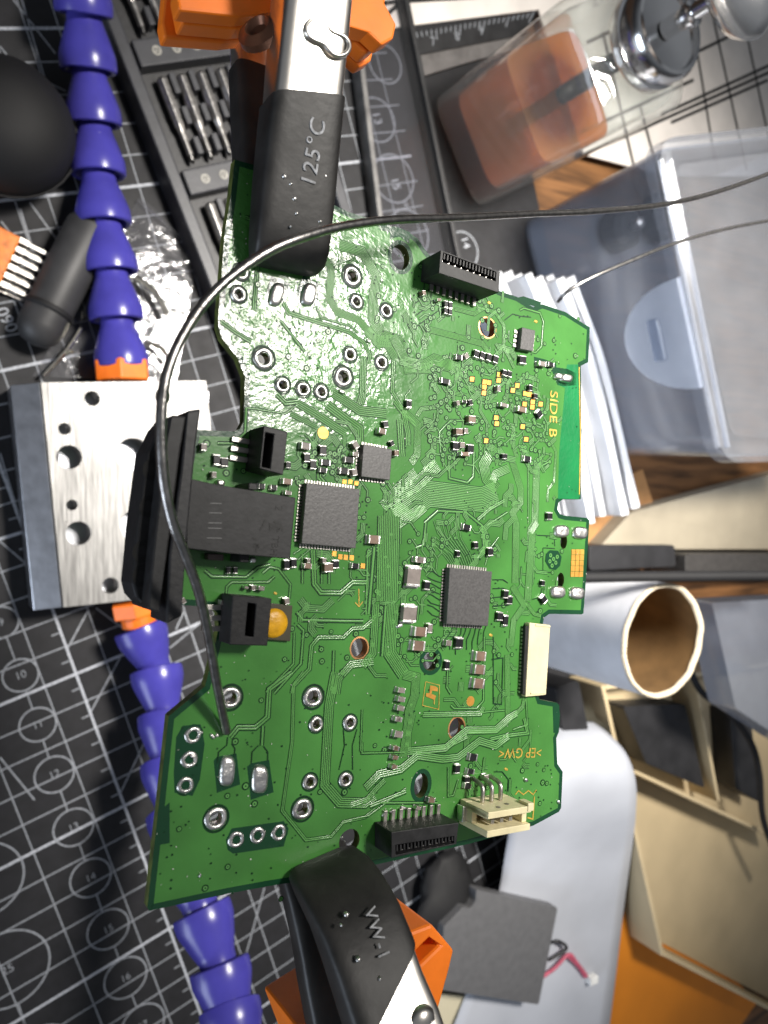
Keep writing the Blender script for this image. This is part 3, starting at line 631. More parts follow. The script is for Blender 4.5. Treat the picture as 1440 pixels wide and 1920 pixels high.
nr = len(S); fs = [(j * NXX + i, (j + 1) * NXX + i, (j + 1) * NXX + i + 1, j * NXX + i + 1) for j in range(nr - 1) for i in range(NXX - 1)]
b = MB(); b.add(vs, fs); q = b.build('film', FILMW, o, 'all'); sm = q.modifiers.new('solid', 'SOLIDIFY'); sm.thickness = .0003
b = MB(); pq = [fr.pix(x, y, .0068) for x, y in ((1040, 1600), (1060, 1600), (1058, 1660), (1030, 1655))]
BAT = material('grey_battery_foil', (.125, .125, .13), .5, .15, .06, 300, .05, 1200)
fr = WORLD.moved(940, 1775)
o = thing('battery_pack', fr, 'flat grey pouch battery with a clipped corner lying on the white film', 'battery')
b = MB(); b.prism(rounded(gpoly(fr, [(832, 1738), (858, 1712), (868, 1700), (882, 1704), (892, 1690), (893, 1668), (1046, 1702), (1010, 1884), (826, 1856)], .0165), .0012, 3), .0112, .0165); b.build('pouch', BAT, o, bevel=.0006)
def wire(name, pts, r, M, parent, f): 
    b = MB(); b.tube(spline([f.pix(*p) for p in pts], 8), r, 8); return b.build(name, M, parent, 'all')
RED = material('pink_wire_sheath', (.52, .10, .16), .45); 
wire('red_lead', [(1012, 1835, .0075), (1040, 1815, .008), (1066, 1790, .0085), (1082, 1806, .008), (1100, 1830, .007)], .0009, RED, o, fr)
wire('red_lead', [(1066, 1794, .0078), (1084, 1812, .0074), (1097, 1832, .0066)], .0008, RED, o, fr)
wire('black_lead', [(1030, 1768, .0075), (1048, 1765, .0095), (1062, 1778, .009), (1040, 1794, .008), (1028, 1800, .0075)], .0008, BLKC, o, fr)
b = MB(); c = fr.pix(1110, 1836, .0075); b.box(c, (.0026, .0018, .0018)); b.build('plug', material('white_plug', (.8, .8, .78), .5), o, bevel=.0003)
slab('orange_card', material('orange_card', (.62, .205, .012), .5, 0, .06, 30), 'orange card lying flat under the cream bin', 'card', [(1188, 1630), (1420, 1880), (1340, 1990), (1110, 1990)], .0003, .0022, .0004)
slab('cream_card', material('cream_card', (.55, .50, .36), .6, 0, .06, 30), 'pale cream card strip showing below the grey battery beside the orange clip holder', 'card', [(822, 1862), (882, 1868), (860, 1990), (800, 1990)], .0003, .0032, .0004)
# black crumpled pouch near lower clip
fr = WORLD.moved(830, 1700)
o = thing('black_pouch', fr, 'crumpled black pouch between lower alligator clip and grey battery', 'pouch')
b = MB(); n = 12; vs = []; rr = random.Random(5); cc = fr.pix(830, 1700, .004)
for j in range(7):
    for i in range(18):
        a = 2 * math.pi * i / 18; k = j / 6; r = (.015 * math.sin(math.pi * (.08 + .84 * k)) + .002) * (1 + .22 * math.sin(3 * a + j) + .1 * rr.random()); vs.append(Vector((cc.x + r * math.cos(a), cc.y + r * math.sin(a) * 1.25, .001 + .012 * k)))
b.loft([vs[j * 18:(j + 1) * 18] for j in range(7)]); b.build('pouch_skin', RUB, o, 'all')

# ================================================================== CIRCUIT BOARD
REG = {0: (0, 0, 1), 1: (380, 280, 3.6), 2: (740, 400, 3.6), 3: (380, 620, 3.6), 4: (740, 680, 3.6), 5: (300, 900, 3.6), 6: (680, 980, 3.2727), 7: (260, 1260, 3.2727), 8: (660, 1340, 3.2727), 9: (360, 880, 6), 10: (780, 440, 8)}
def rp(k, x, y): a = REG[k]; return a[0] + x / a[2], a[1] + y / a[2]
def B(k, x, y, h=0): return BOARD.pix(*rp(k, x, y), h)
board = thing('circuit_board', BOARD, 'green game-controller circuit board marked SIDE B held flat between two alligator clips', 'circuit board')
def bq(k, pts, h=0): return [B(k, x, y, h) for x, y in pts]
OUT = [(440, 299), (478, 310), (520, 330), (585, 364), (652, 397), (700, 412), (768, 437), (783, 447), (796, 467), (808, 482), (830, 495), (937, 546), (968, 556), (1000, 576), (1016, 570), (1060, 585), (1106, 614), (1103, 679), (1089, 686), (1090, 800), (1089, 936), (1056, 936), (1047, 942), (1045, 955), (1050, 964), (1060, 967), (1100, 971), (1105, 976),
       (1099, 1080), (1094, 1150), (1090, 1152), (1030, 1151), (1020, 1158), (1016, 1180), (1008, 1300), (1012, 1312), (1045, 1318), (1050, 1340), (1048, 1372), (1043, 1384), (1045, 1432), (1055, 1447), (1052, 1515), (1048, 1522), (1000, 1548), (950, 1562), (880, 1582), (800, 1600), (700, 1622), (568, 1651), (500, 1662), (425, 1676), (280, 1708), (276, 1702), (300, 1489), (316, 1343),
       (384, 1287), (394, 1250), (410, 1177), (408, 1150), (398, 1139), (341, 1134), (330, 1130), (345, 900), (366, 806), (375, 806), (438, 809), (450, 804), (457, 790), (459, 706), (446, 672), (416, 634), (409, 612), (410, 580), (413, 545), (421, 440), (432, 372)]
outl = [BOARD.pix(x, y) for x, y in OUT]
HOLES = []          # (centre, radius, aspect, rotation)
def hole(k, x, y, wpx, hpx, rot=0):
    c = B(k, x, y); a = (B(k, x + wpx / 2, y) - B(k, x - wpx / 2, y)).length / 2; e = (B(k, x, y + hpx / 2) - B(k, x, y - hpx / 2)).length / 2
    return c, a, e
mount = [hole(2, 625, 772, 104, 128), hole(5, 1345, 1135, 112, 136), hole(6, 577, 1262, 92, 130)]
plain = [hole(6, 418, 850, 96, 118), hole(8, 424, 435, 84, 150), hole(1, 1335, 728, 118, 172), (BOARD.pix(655, 1577), .0014, .0014), (BOARD.pix(1057, 1015), .0007, .0011), (BOARD.pix(1051, 1088), .0007, .0011)]
TH = []             # plated pads: centre px, outer radius mm, hole radius mm
bigp = [(432, 1308), (587, 1307), (567, 1517), (405, 1535), (513, 466), (660, 518), (643, 707), (494, 672)]
smlp = [(443, 1574), (483, 1566), (523, 1561), (362, 1378), (355, 1424), (348, 1472), (593, 1358), (656, 1355), (581, 1466), (648, 1462), (530, 722), (568, 730), (602, 735), (452, 510), (447, 552), (668, 566), (724, 583), (656, 665), (715, 680)]
for q in bigp: TH.append((BOARD.pix(*q), .00122, .00066))
for q in smlp: TH.append((BOARD.pix(*q), .00090, .00045))
def ell(c, a, e, n=26, k=1): return [(c.x + a * k * math.cos(t), c.y + e * k * math.sin(t)) for t in [2 * math.pi * j / n for j in range(n)]]
hl = [ell(c, a, e) for c, a, e in mount + plain] + [circ(c, r0, 16) for c, r1, r0 in TH]
TBD = .0012
b = MB(); b.prism(outl, -TBD, 0, hl, walls=1); sub = b.build('substrate', [GREEN, EDGE], board, bevel=0)
# copper free border strip all round
b = MB(); o2v = [Vector((p.x, p.y)) for p in outl]
n = len(o2v); inn = []
def ccw(P): return sum(P[i].x * P[(i + 1) % len(P)].y - P[(i + 1) % len(P)].x * P[i].y for i in range(len(P))) > 0
sg = 1 if ccw(o2v) else -1
for i, p in enumerate(o2v):
    a, c = (p - o2v[i - 1]).normalized(), (o2v[(i + 1) % n] - p).normalized(); n1, n2 = Vector((-a.y, a.x)) * sg, Vector((-c.y, c.x)) * sg; m_ = n1 + n2
    if m_.length < .1: m_ = n1
    m_.normalize(); inn.append(p + m_ * min(.0011, .00062 / max(.5, m_.dot(n1))))
b.add([(p.x, p.y, .000006) for p in o2v] + [(p.x, p.y, .000006) for p in inn], [(i, (i + 1) % n, (i + 1) % n + n, i + n) if sg > 0 else (i + n, (i + 1) % n + n, (i + 1) % n, i) for i in range(n)]); b.build('border_strip', DARKG, board)
# dark clearance areas
def patch(name, M, polys, z=.000009):
    for P in polys: bb = MB(); bb.prism([(p.x, p.y) for p in P], z - .000002, z, bottom=False); bb.build(name, M, board)
patch('antenna_clearance', BAREG, [bq(4, [(1165, 12), (1238, 12), (1252, 500), (1250, 900), (1240, 922), (1102, 918), (1110, 600), (1150, 170), (1100, 150), (1130, 110), (1150, 70)])])
patch('clearance', DARKG, [bq(2, [(940, 968), (1010, 985), (1090, 1015), (1090, 1040), (1165, 1050), (1225, 1080), (1225, 1160), (1150, 1165), (1100, 1160), (1060, 1060), (940, 1020)]),
     bq(1, [(1180, 535), (1265, 565), (1262, 620), (1275, 600), (1330, 590), (1395, 640), (1400, 560), (1300, 520)]), bq(2, [(820, 570), (870, 560), (990, 600), (975, 640), (830, 590)]), bq(6, [(1165, 1110), (1205, 1115), (1210, 1200), (1195, 1290), (1170, 1290)])])
patch('clearance', DARKG, [bq(7, [(460, 545), (480, 520), (600, 500), (622, 690), (480, 742)]), bq(7, [(665, 580), (690, 560), (800, 540), (828, 738), (688, 785)]), bq(1, [(460, 855), (590, 905), (545, 1035), (420, 1050), (430, 960)]), bq(1, [(680, 850), (815, 925), (765, 1050), (650, 1060), (620, 980)]),
     bq(7, [(230, 400), (270, 330), (380, 320), (405, 440), (375, 660), (330, 760), (220, 740), (215, 620)]), bq(7, [(535, 1030), (570, 960), (890, 915), (920, 960), (890, 1070), (580, 1115), (545, 1090)]), bq(7, [(130, 850), (190, 800), (190, 1050), (130, 1060)])], .0000085)
# ---- etched bundles: dark gap floor with raised traces on it
BUND = []
def T(k, pts, nl, wz): BUND.append(([B(k, x, y) for x, y in pts], nl, wz / REG[k][2]))
T(1, [(920, 645), (1075, 692), (1172, 855), (1150, 1020), (1148, 1150), (1215, 1255), (1320, 1290), (1350, 1330)], 8, 78)
T(1, [(825, 740), (868, 800), (855, 1010), (908, 1098), (1050, 1150), (1150, 1260), (1200, 1340)], 7, 56)
T(1, [(545, 1035), (580, 1105), (985, 1232), (1085, 1300), (1130, 1390), (1120, 1440)], 3, 34)
T(1, [(765, 1060), (800, 1138), (990, 1190), (1050, 1240)], 2, 20)
T(1, [(380, 640), (345, 1090)], 3, 34); T(1, [(530, 1160), (690, 1370)], 2, 26); T(1, [(120, 1160), (230, 1240), (330, 1300)], 3, 36)
T(1, [(290, 460), (330, 470), (390, 620)], 3, 30)
T(3, [(1110, -10), (1185, 75), (1290, 70), (1345, 160), (1392, 235), (1450, 240)], 9, 88)
T(3, [(1085, 170), (1080, 440), (1060, 500)], 5, 58); T(3, [(1290, 200), (1278, 410), (1370, 560), (1440, 640)], 3, 36)
T(3, [(840, 500), (970, 600), (1055, 660), (1060, 760)], 5, 70); T(3, [(590, 560), (670, 600), (770, 650)], 4, 40); T(3, [(640, 490), (760, 560), (880, 640), (960, 690)], 5, 60)
T(3, [(500, 430), (560, 490), (640, 480)], 3, 40); T(3, [(880, 420), (960, 470), (1060, 540), (1240, 560)], 6, 70)
T(3, [(300, 520), (560, 560), (640, 500)], 2, 18); T(3, [(100, 760), (210, 760), (285, 690), (295, 520)], 2, 26)
T(3, [(735, 735), (790, 795), (785, 990), (830, 1040)], 3, 44); T(3, [(1330, 600), (1345, 850)], 4, 60); T(3, [(1400, 400), (1370, 440), (1375, 560)], 2, 16)
T(3, [(1215, 1190), (1330, 1060), (1440, 960)], 9, 86); T(3, [(1300, 1160), (1420, 1260), (1500, 1190)], 8, 70)
T(3, [(1285, 1180), (1280, 1440)], 13, 150); T(3, [(960, 700), (950, 860)], 4, 30); T(3, [(690, 700), (760, 780)], 2, 22)
T(3, [(1170, 40), (1250, 100), (1300, 190)], 6, 60)
T(4, [(690, 885), (590, 925), (225, 885), (60, 1000), (0, 1040)], 16, 190); T(4, [(290, 690), (140, 830), (-10, 900)], 9, 105)
T(4, [(268, 500), (252, 670), (200, 730)], 6, 50); T(4, [(50, 320), (155, 420), (152, 620), (110, 680)], 7, 60); T(4, [(0, 260), (60, 340), (90, 480), (90, 560)], 4, 50)
T(4, [(610, 545), (690, 610), (705, 690)], 7, 75); T(4, [(640, 620), (600, 690), (620, 780), (690, 858)], 8, 100); T(4, [(770, 712), (680, 752), (660, 800)], 7, 70)
T(4, [(800, 420), (800, 560), (825, 640)], 6, 40); T(4, [(790, 660), (828, 780), (850, 850), (850, 940), (795, 1015), (818, 1080), (818, 1440)], 8, 62)
T(4, [(960, 660), (945, 1090), (918, 1130), (915, 1440)], 9, 72); T(4, [(900, 600), (902, 1090)], 2, 18)
T(4, [(910, 400), (965, 510), (1055, 540), (1088, 600), (1076, 805), (1036, 855), (1030, 940)], 4, 26); T(4, [(975, 600), (985, 700), (1050, 665)], 2, 24); T(4, [(950, 640), (1000, 730), (1040, 690)], 3, 30)
T(4, [(60, 40), (235, 38), (275, 5), (420, 40), (440, 105)], 9, 78); T(4, [(400, 205), (700, 270)], 4, 34); T(4, [(400, 205), (280, 300), (180, 312), (150, 360)], 4, 34)
T(4, [(500, 390), (375, 390), (300, 470), (310, 600), (330, 700)], 2, 22); T(4, [(365, 660), (368, 780), (490, 810), (530, 770), (535, 600)], 2, 26); T(4, [(405, 600), (400, 720)], 2, 20)
T(4, [(440, 130), (520, 190), (640, 230)], 3, 28); T(4, [(500, 110), (560, 180)], 2, 16); T(4, [(820, 100), (930, 110), (935, 150)], 3, 22); T(4, [(290, 1000), (480, 1010), (590, 1100), (600, 1250), (560, 1320)], 2, 28)
T(4, [(560, 1060), (640, 990), (740, 930)], 3, 34); T(4, [(620, 1100), (760, 1010)], 2, 22); T(4, [(200, 1080), (290, 1000)], 2, 30); T(4, [(210, 1080), (195, 1230), (140, 1250)], 2, 30)
for q in range(7): T(4, [(262 + 28 * q, 1065 + 2 * q), (290 + 26 * q, 1150 + 6 * q), (405 + 18 * q, 1290 + 2 * q), (440 + 16 * q, 1370)], 2, 15)
for q in range(5): T(4, [(240 + 8 * q, 1190 - 4 * q + 30 * (q % 2)), (340 + 14 * q, 1310 - 6 * q), (395 + 10 * q, 1385)], 2, 13)
T(4, [(700, 1180), (640, 1260), (610, 1370)], 2, 18); T(4, [(960, 1165), (1075, 1170), (1080, 1240)], 1, 8); T(4, [(1000, 1250), (1000, 1410), (1070, 1420)], 1, 8); T(4, [(1000, 1250), (1080, 1255)], 1, 8)
T(2, [(205, 920), (195, 860), (235, 785), (590, 880), (640, 945)], 6, 48); T(2, [(-10, 830), (75, 1000), (195, 1030), (270, 985), (420, 1040), (440, 1110)], 9, 80)
T(2, [(400, 645), (535, 680), (600, 640), (680, 672), (738, 760), (735, 900), (805, 1045)], 4, 32); T(2, [(740, 722), (795, 680), (850, 695), (920, 702)], 1, 8); T(2, [(845, 655), (870, 640), (980, 672), (1003, 730), (990, 900), (950, 940), (860, 920)], 2, 22)
T(2, [(120, 620), (190, 570), (200, 470)], 1, 8); T(2, [(250, 490), (240, 620), (140, 690)], 1, 8); T(2, [(90, 690), (90, 750), (140, 770), (290, 660)], 1, 8); T(2, [(770, 790), (770, 860), (820, 910)], 2, 14); T(2, [(300, 600), (310, 700)], 2, 14)
T(2, [(590, 1000), (640, 1060)], 4, 36); T(2, [(610, 900), (640, 950)], 3, 24)
T(5, [(300, 610), (350, 652), (580, 656), (660, 590), (745, 570)], 2, 24); T(5, [(440, 830), (450, 720), (482, 690), (730, 690), (772, 650)], 2, 20); T(5, [(690, 630), (740, 588), (800, 600), (880, 705), (872, 800)], 2, 20)
T(5, [(920, 890), (962, 945), (1250, 952), (1370, 952)], 2, 30); T(5, [(925, 975), (968, 1015), (950, 1240), (770, 1440)], 2, 24); T(5, [(905, 1030), (900, 1240), (715, 1430)], 2, 20)
T(5, [(1440, 940), (1370, 1000), (1300, 1002), (1238, 1062), (1070, 1062), (1022, 1120), (1008, 1275), (900, 1390), (890, 1440)], 3, 34); T(5, [(1440, 1225), (1290, 1245), (1205, 1340), (1190, 1445)], 5, 58); T(5, [(1172, 1150), (1162, 1440)], 2, 26)
T(5, [(1030, 470), (1040, 700), (1085, 760), (1220, 762), (1300, 690), (1390, 690)], 3, 42); T(5, [(1090, 470), (1090, 700)], 2, 22); T(5, [(1140, 620), (1140, 700)], 2, 24); T(5, [(960, 500), (960, 700)], 2, 22); T(5, [(1400, 480), (1390, 910)], 2, 24)
T(5, [(900, 500), (990, 440)], 2, 16); T(5, [(930, 540), (1020, 460)], 2, 16)
for q in range(5): T(5, [(895 + 4 * q, 400 - 28 * q), (945, 350 - 28 * q)], 1, 7)
T(7, [(1205, 0), (1168, 200), (1140, 690), (1235, 800), (1390, 805), (1450, 760)], 6, 66); T(7, [(1010, 0), (950, 75), (940, 430), (880, 850), (1025, 1030), (1180, 1010), (1255, 920), (1390, 890), (1450, 840)], 3, 24)
T(7, [(940, 0), (800, 105), (790, 275), (715, 340), (610, 340), (560, 400)], 3, 38); T(7, [(762, 330), (755, 450)], 2, 26)
T(7, [(545, 400), (540, 448), (490, 490), (482, 560)], 1, 7); T(7, [(570, 440), (590, 470), (585, 520)], 1, 7); T(7, [(735, 450), (695, 490), (690, 560)], 1, 7); T(7, [(765, 455), (792, 490), (790, 545)], 1, 7)
T(7, [(1255, 350), (1262, 450), (1228, 600)], 1, 7); T(7, [(1338, 350), (1310, 450), (1312, 600)], 1, 7); T(7, [(1370, 230), (1360, 480), (1375, 500), (1450, 497)], 2, 16)
T(6, [(160, -40), (148, 480)], 13, 165); T(6, [(185, 500), (165, 800), (250, 930)], 8, 92); T(6, [(80, 500), (62, 800), (0, 880)], 5, 58); T(6, [(250, 930), (325, 950), (318, 1060), (285, 1150), (268, 1300), (245, 1440)], 8, 66)
T(6, [(940, 0), (935, 370)], 9, 62); T(6, [(1040, 60), (1010, 480)], 9, 64); T(6, [(1070, 0), (1030, 60)], 6, 50); T(6, [(915, 390), (990, 505), (925, 600), (908, 760)], 7, 50); T(6, [(885, 810), (890, 1230)], 8, 46)
T(6, [(370, 1178), (720, 1172), (740, 1130)], 4, 40); T(6, [(540, 1120), (560, 1140), (700, 1140), (740, 1090), (745, 700)], 2, 20); T(6, [(720, 1165), (870, 1150)], 2, 16); T(6, [(800, 700), (800, 1110), (850, 1115), (860, 830), (790, 840)], 1, 9)
T(6, [(650, 1285), (820, 1280), (880, 1230), (980, 1130), (990, 1080)], 4, 36); T(6, [(290, 1395), (520, 1370), (640, 1310)], 4, 40); T(6, [(780, 1330), (860, 1310), (1010, 1290), (990, 1200)], 3, 34); T(6, [(1000, 1070), (1010, 1240), (920, 1270)], 2, 18)
T(6, [(520, 900), (515, 1010), (540, 1050)], 2, 20); T(6, [(140, 510), (118, 820)], 2, 34); T(6, [(70, 150), (35, 560)], 2, 34); T(6, [(1000, 490), (1050, 560), (1090, 570)], 4, 30)
for q in range(8): T(6, [(505, 330 + 36 * q), (470, 330 + 36 * q), (430 - 6 * (q % 3), 300 + 36 * q + (q % 2) * 14), (395, 300 + 34 * q)], 1, 7)
for q in range(8): T(6, [(545 + 30 * q, 632), (545 + 28 * q, 665 + 8 * (q % 3)), (500 + 34 * q, 720 + 12 * (q % 2)), (500 + 34 * q, 750 + 30 * (q % 3))], 1, 7)
for q in range(4): T(6, [(795, 350 + 55 * q), (860, 350 + 52 * q), (890, 370 + 46 * q)], 1, 7)
T(6, [(330, 240), (300, 290)], 1, 8); T(6, [(1040, 470), (1085, 460), (1100, 400)], 1, 7)
T(8, [(372, -10), (345, 110), (340, 215)], 6, 48); T(8, [(340, 225), (570, 205), (700, 95), (880, 92), (960, 20), (1010, -10)], 5, 56); T(8, [(80, 450), (165, 365), (300, 335), (400, 250), (560, 272), (650, 262), (780, 160), (880, 190), (960, 130)], 5, 58)
T(8, [(-10, 555), (90, 520), (150, 450), (200, 400)], 4, 40); T(8, [(60, 170), (60, 235), (320, 230)], 2, 18); T(8, [(588, 320), (588, 500), (620, 495), (650, 400)], 2, 16); T(8, [(0, 640), (100, 620), (330, 450)], 2, 16); T(8, [(812, 260), (795, 400)], 3, 22); T(8, [(870, 350), (920, 350), (960, 400), (955, 470)], 1, 7); T(8, [(110, 560), (330, 470)], 3, 34); T(8, [(170, 540), (520, 540)], 2, 22)
mmpp = .0000655    # metres per source pixel on the board
gap = MB(); tr = MB(); zz = .000012
for pts, nl, wp in BUND:
    zz += .0000004; P = [Vector((p.x, p.y)) for p in pts]; c = sum((p for p in P), Vector((0, 0))) / len(P); W = wp * mmpp
    if nl == 1: gap.ribbon(P, max(W, .00013), zz); continue
    gap.ribbon(P, W, zz); pt = W / (nl - .45); tw = pt * .66
    for q in range(nl - 1):
        d = -W / 2 + pt * (q + .78); A = offs(P, d - tw / 2), offs(P, d - tw * .22), offs(P, d + tw * .22), offs(P, d + tw / 2); m_ = len(P); vs = []; hz = zz + tw * .16
        for row, z in zip(A, (zz + .000001, hz, hz, zz + .000001)): vs += [(p.x, p.y, z) for p in row]
        tr.add(vs, [(r * m_ + i + m_, r * m_ + i + 1 + m_, r * m_ + i + 1, r * m_ + i) [::-1] for r in range(3) for i in range(m_ - 1)])
gap.build('etched_gaps', GAPG, board, kind='stuff'); tr.build('copper_traces', TRACEG, board, 'all', kind='stuff')
# ---- vias and short stub traces, thickest where the layout is dense
rv = random.Random(11)
zones = [((795, 690, 1035, 870), 190), ((690, 890, 760, 960), 14), ((555, 835, 690, 905), 50), ((930, 700, 1010, 860), 30), ((690, 1000, 830, 1240), 70), ((830, 960, 930, 1050), 26), ((920, 1080, 960, 1330), 34), ((760, 560, 960, 700), 44), ((600, 1180, 700, 1300), 10), ((440, 1160, 660, 1640), 34), ((310, 1480, 560, 1690), 26), ((880, 1430, 1040, 1500), 30), ((960, 590, 1100, 700), 34), ((700, 470, 800, 640), 40), ((470, 610, 640, 700), 26), ((430, 400, 640, 640), 40), ((660, 905, 690, 1020), 24), ((950, 1000, 1060, 1150), 26), ((760, 1240, 900, 1420), 20), ((380, 815, 470, 890), 14), ((700, 1300, 760, 1500), 18), ((870, 1480, 1040, 1520), 10)]
via = MB(); stub = MB()
taken = []
for (x0, y0, x1, y1), cnt in zones:
    big_ = cnt >= 44
    for _ in range(cnt):
        x, y = rv.uniform(x0, x1), rv.uniform(y0, y1); c = BOARD.pix(x, y); r = rv.uniform(.00017, .00026) if big_ or rv.random() < .25 else .00010
        if any((c - t).length < .00042 for t in taken): continue
        taken.append(c)
        if r < .00015: via.mi = 0; via.disc(c, .00012, .000062, 8); continue
        via.mi = 0; via.disc(c, r * 1.75, .000058, 12); via.mi = 1; via.ring(c, r * .42, r * 1.15, .000064, 12)
        if rv.random() < .55 and big_:
            a = math.radians(45 * rv.randrange(8)); L = rv.uniform(.0006, .0018); p2 = c.xy + Vector((math.cos(a), math.sin(a))) * L; a2 = a + math.radians(rv.choice((-45, 45))); p3 = p2 + Vector((math.cos(a2), math.sin(a2))) * L * .8
            stub.mi = 0; stub.ribbon([c.xy, p2, p3], .00030, .000052); stub.mi = 1; stub.ribbon([c.xy, p2, p3], .00014, .000056)
for (x0, y0, x1, y1), cnt in (((800, 700, 1030, 860), 46), ((690, 880, 800, 1240), 34), ((560, 830, 700, 910), 26), ((930, 860, 1050, 1160), 26), ((760, 560, 960, 690), 26), ((810, 950, 940, 1050), 20), ((830, 1180, 960, 1330), 22), ((860, 1380, 1000, 1480), 10), ((560, 1040, 690, 1200), 12)):
    for _ in range(cnt):
        c = BOARD.pix(rv.uniform(x0, x1), rv.uniform(y0, y1)).xy; a = math.radians(90 * rv.randrange(4) + rv.choice((0, 0, 45))); k = rv.choice((1, 2, 2, 3, 4)); L = rv.uniform(.0008, .0026); P_ = [c]
        for q in range(rv.choice((1, 2, 3))):
            P_.append(P_[-1] + Vector((math.cos(a), math.sin(a))) * L * rv.uniform(.5, 1)); a += math.radians(rv.choice((-45, 45)))
        wd = .00021 * k + .0001; stub.mi = 0; zs = .000045 + rv.random() * .000006; stub.ribbon(P_, wd, zs); stub.mi = 1
        for q in range(k):
            o_ = offs(P_, -wd / 2 + .000155 + .00021 * q); stub.ribbon(o_, .00013, zs + .000008)
via.build('vias', [GAPG, TRACEG], board, kind='stuff'); stub.build('stub_traces', [GAPG, material('stub_trace_green', (.10, .30, .07), .45, 0, .1, 300)], board, kind='stuff')
# ---- plated through-hole pads
rs = random.Random(4)
for c, r1, r0 in TH:
    b = MB(); n = 22; secs = []
    for r, z in ((r0 * .96, -.0009), (r0, .00002), (r0 * 1.12, .00016), ((r0 + r1) / 2, .00020), (r1 * .93, .00012), (r1, .00001)):
        secs.append([Vector((c.x + r * (1 + .045 * math.sin(3 * a + c.x * 9000) + .02 * rs.random()) * math.cos(a), c.y + r * (1 + .045 * math.sin(2 * a + c.y * 7000)) * math.sin(a), z)) for a in [2 * math.pi * j / n for j in range(n)]])
    b.loft(secs, True, False, False); p = b.build('solder_ring', TIN, board, 'all')
    b = MB(); b.ring(c, r1 * 1.0, r1 * 1.24, .0000075, 26); b.build('pad_clearance', GAPG, board)
for c, a, e in mount:
    b = MB(); vs = ell(c, a, e, 28), ell(c, a, e, 28, 1.16); b.loft([[Vector((x, y, -.0011)) for x, y in ell(c, a, e, 28, .985)], [Vector((x, y, .00004)) for x, y in vs[0]], [Vector((x, y, .00003)) for x, y in vs[1]]], True, False, False); b.build('copper_rim', COPR, board, True)
for c, a, e in plain[:3]:
    b = MB(); i_, o_ = ell(c, a, e, 30), ell(c, a + .00055, e + .00055, 30); b.add([(x, y, .00001) for x, y in i_] + [(x, y, .00001) for x, y in o_], [(j, j + 30, (j + 1) % 30 + 30, (j + 1) % 30) for j in range(30)]); b.build('hole_clearance', DARKG, board)
# large solder tabs
def blob(name, px, py, lpx, wpx, ang, M=TIN, hgt=.00055, parent=board):
    c = BOARD.pix(px, py); d = BOARD.pix(px + math.cos(ang) * lpx / 2, py + math.sin(ang) * lpx / 2) - c; e = BOARD.pix(px - math.sin(ang) * wpx / 2, py + math.cos(ang) * wpx / 2) - c
    b = MB(); secs = [squircle(Vector((c.x, c.y, z)), d, e, s, s, 24, 3) for s, z in ((1, .00001), (.98, hgt * .35), (.86, hgt * .8), (.6, hgt), (.2, hgt * .97))]
    b.loft(secs, True, False, True); return b.build(name, M, parent, 'all')
blob('solder_tab', 517.5, 553, 46, 25, math.radians(105)); blob('solder_tab', 577.8, 553, 44, 27, math.radians(102)); blob('solder_tab', 425, 1445, 58, 29, math.radians(95)); blob('solder_tab', 486, 1460, 54, 31, math.radians(94))
for x, y, a in ((1051, 996, 0), (1086, 999, 5), (1044, 1110, 0), (1080, 1112, 5)): blob('solder_tab', x, y, 27, 24, math.radians(a), hgt=.0006)
blob('solder_drop', 1058, 710, 22, 17, .2, hgt=.0008); blob('solder_drop', 1044, 706, 14, 12, .2, hgt=.0006); blob('solder_drop', 411, 906, 17, 12, .1, hgt=.0007)
for x, y in ((748, 1173), (372, 1378), (376, 1372), (361, 1418), (406, 1378), (398, 1380), (374, 1640), (733, 1520), (755, 1514), (718, 1527), (527, 466), (640, 735), (690, 640), (985, 1462), (1046, 1503)): blob('solder_splash', x, y, rs.uniform(6, 14), rs.uniform(4, 7), rs.uniform(0, 3), hgt=.0003)
# ---- gold pads and prints
def quad(name, k, x, y, wx, wy, M, z=.00005, rot=0):
    c = B(k, x, y); b = MB(); P = [B(k, x + (sx * wx * math.cos(rot) - sy * wy * math.sin(rot)) / 2, y + (sx * wx * math.sin(rot) + sy * wy * math.cos(rot)) / 2) for sx, sy in ((-1, -1), (1, -1), (1, 1), (-1, 1))]; b.prism(P, .000002, z); return b.build(name, M, board)
for x, y in ((520, 112), (605, 130), (635, 135), (603, 165), (600, 205), (703, 80), (700, 120), (825, 155), (795, 187), (880, 208), (908, 215), (930, 265), (927, 300), (875, 280), (983, 280), (683, 372), (687, 412), (862, 432), (885, 518), (615, 527)):
    quad('clearance', 4, x, y, 40, 46, GAPG, .000066); quad('gold_pad', 4, x, y, 27, 30, GOLD, .00008, .1)
for x, y in ((955, 1020), (995, 1020), (1036, 1030)): quad('gold_pad', 3, x, y, 26, 28, GOLD, .00008, .1)
for x, y in ((1175, 497), (1215, 518), (1252, 522), (1292, 525), (1367, 580)): quad('gold_pad', 5, x, y, 28, 34, GOLD, .00008, .1)
for k in range(3):
    for j in range(5): quad('gold_pad', 6, 1292 + k * 26 - j * 1.5, 180 + j * 34, 23, 31, GOLD, .00008)
for k, x, y, r in ((3, 812, 690, 36), (6, 660, 1095, 31)):
    c = B(k, x, y); rr_ = r / REG[k][2] * mmpp * 1.06; b = MB(); b.lathe([(rr_, 0), (rr_, .00006)], (c.x, c.y, 0)); b.build('fiducial', GOLD, board)
def print_line(k, pts, wz, closed=False):
    b = MB(); P = [B(k, x, y) for x, y in pts]; P = P + [P[0]] if closed else P; b.ribbon(P, wz / REG[k][2] * mmpp, .00007); return b.build('printed_line', GOLDP, board)
print_line(4, [(1243, 30), (1252, 500), (1245, 890)], 9)
print_line(6, [(385, 975), (470, 997), (465, 1145), (365, 1120)], 4, True); print_line(6, [(415, 1060), (440, 1065), (437, 1115)], 6)
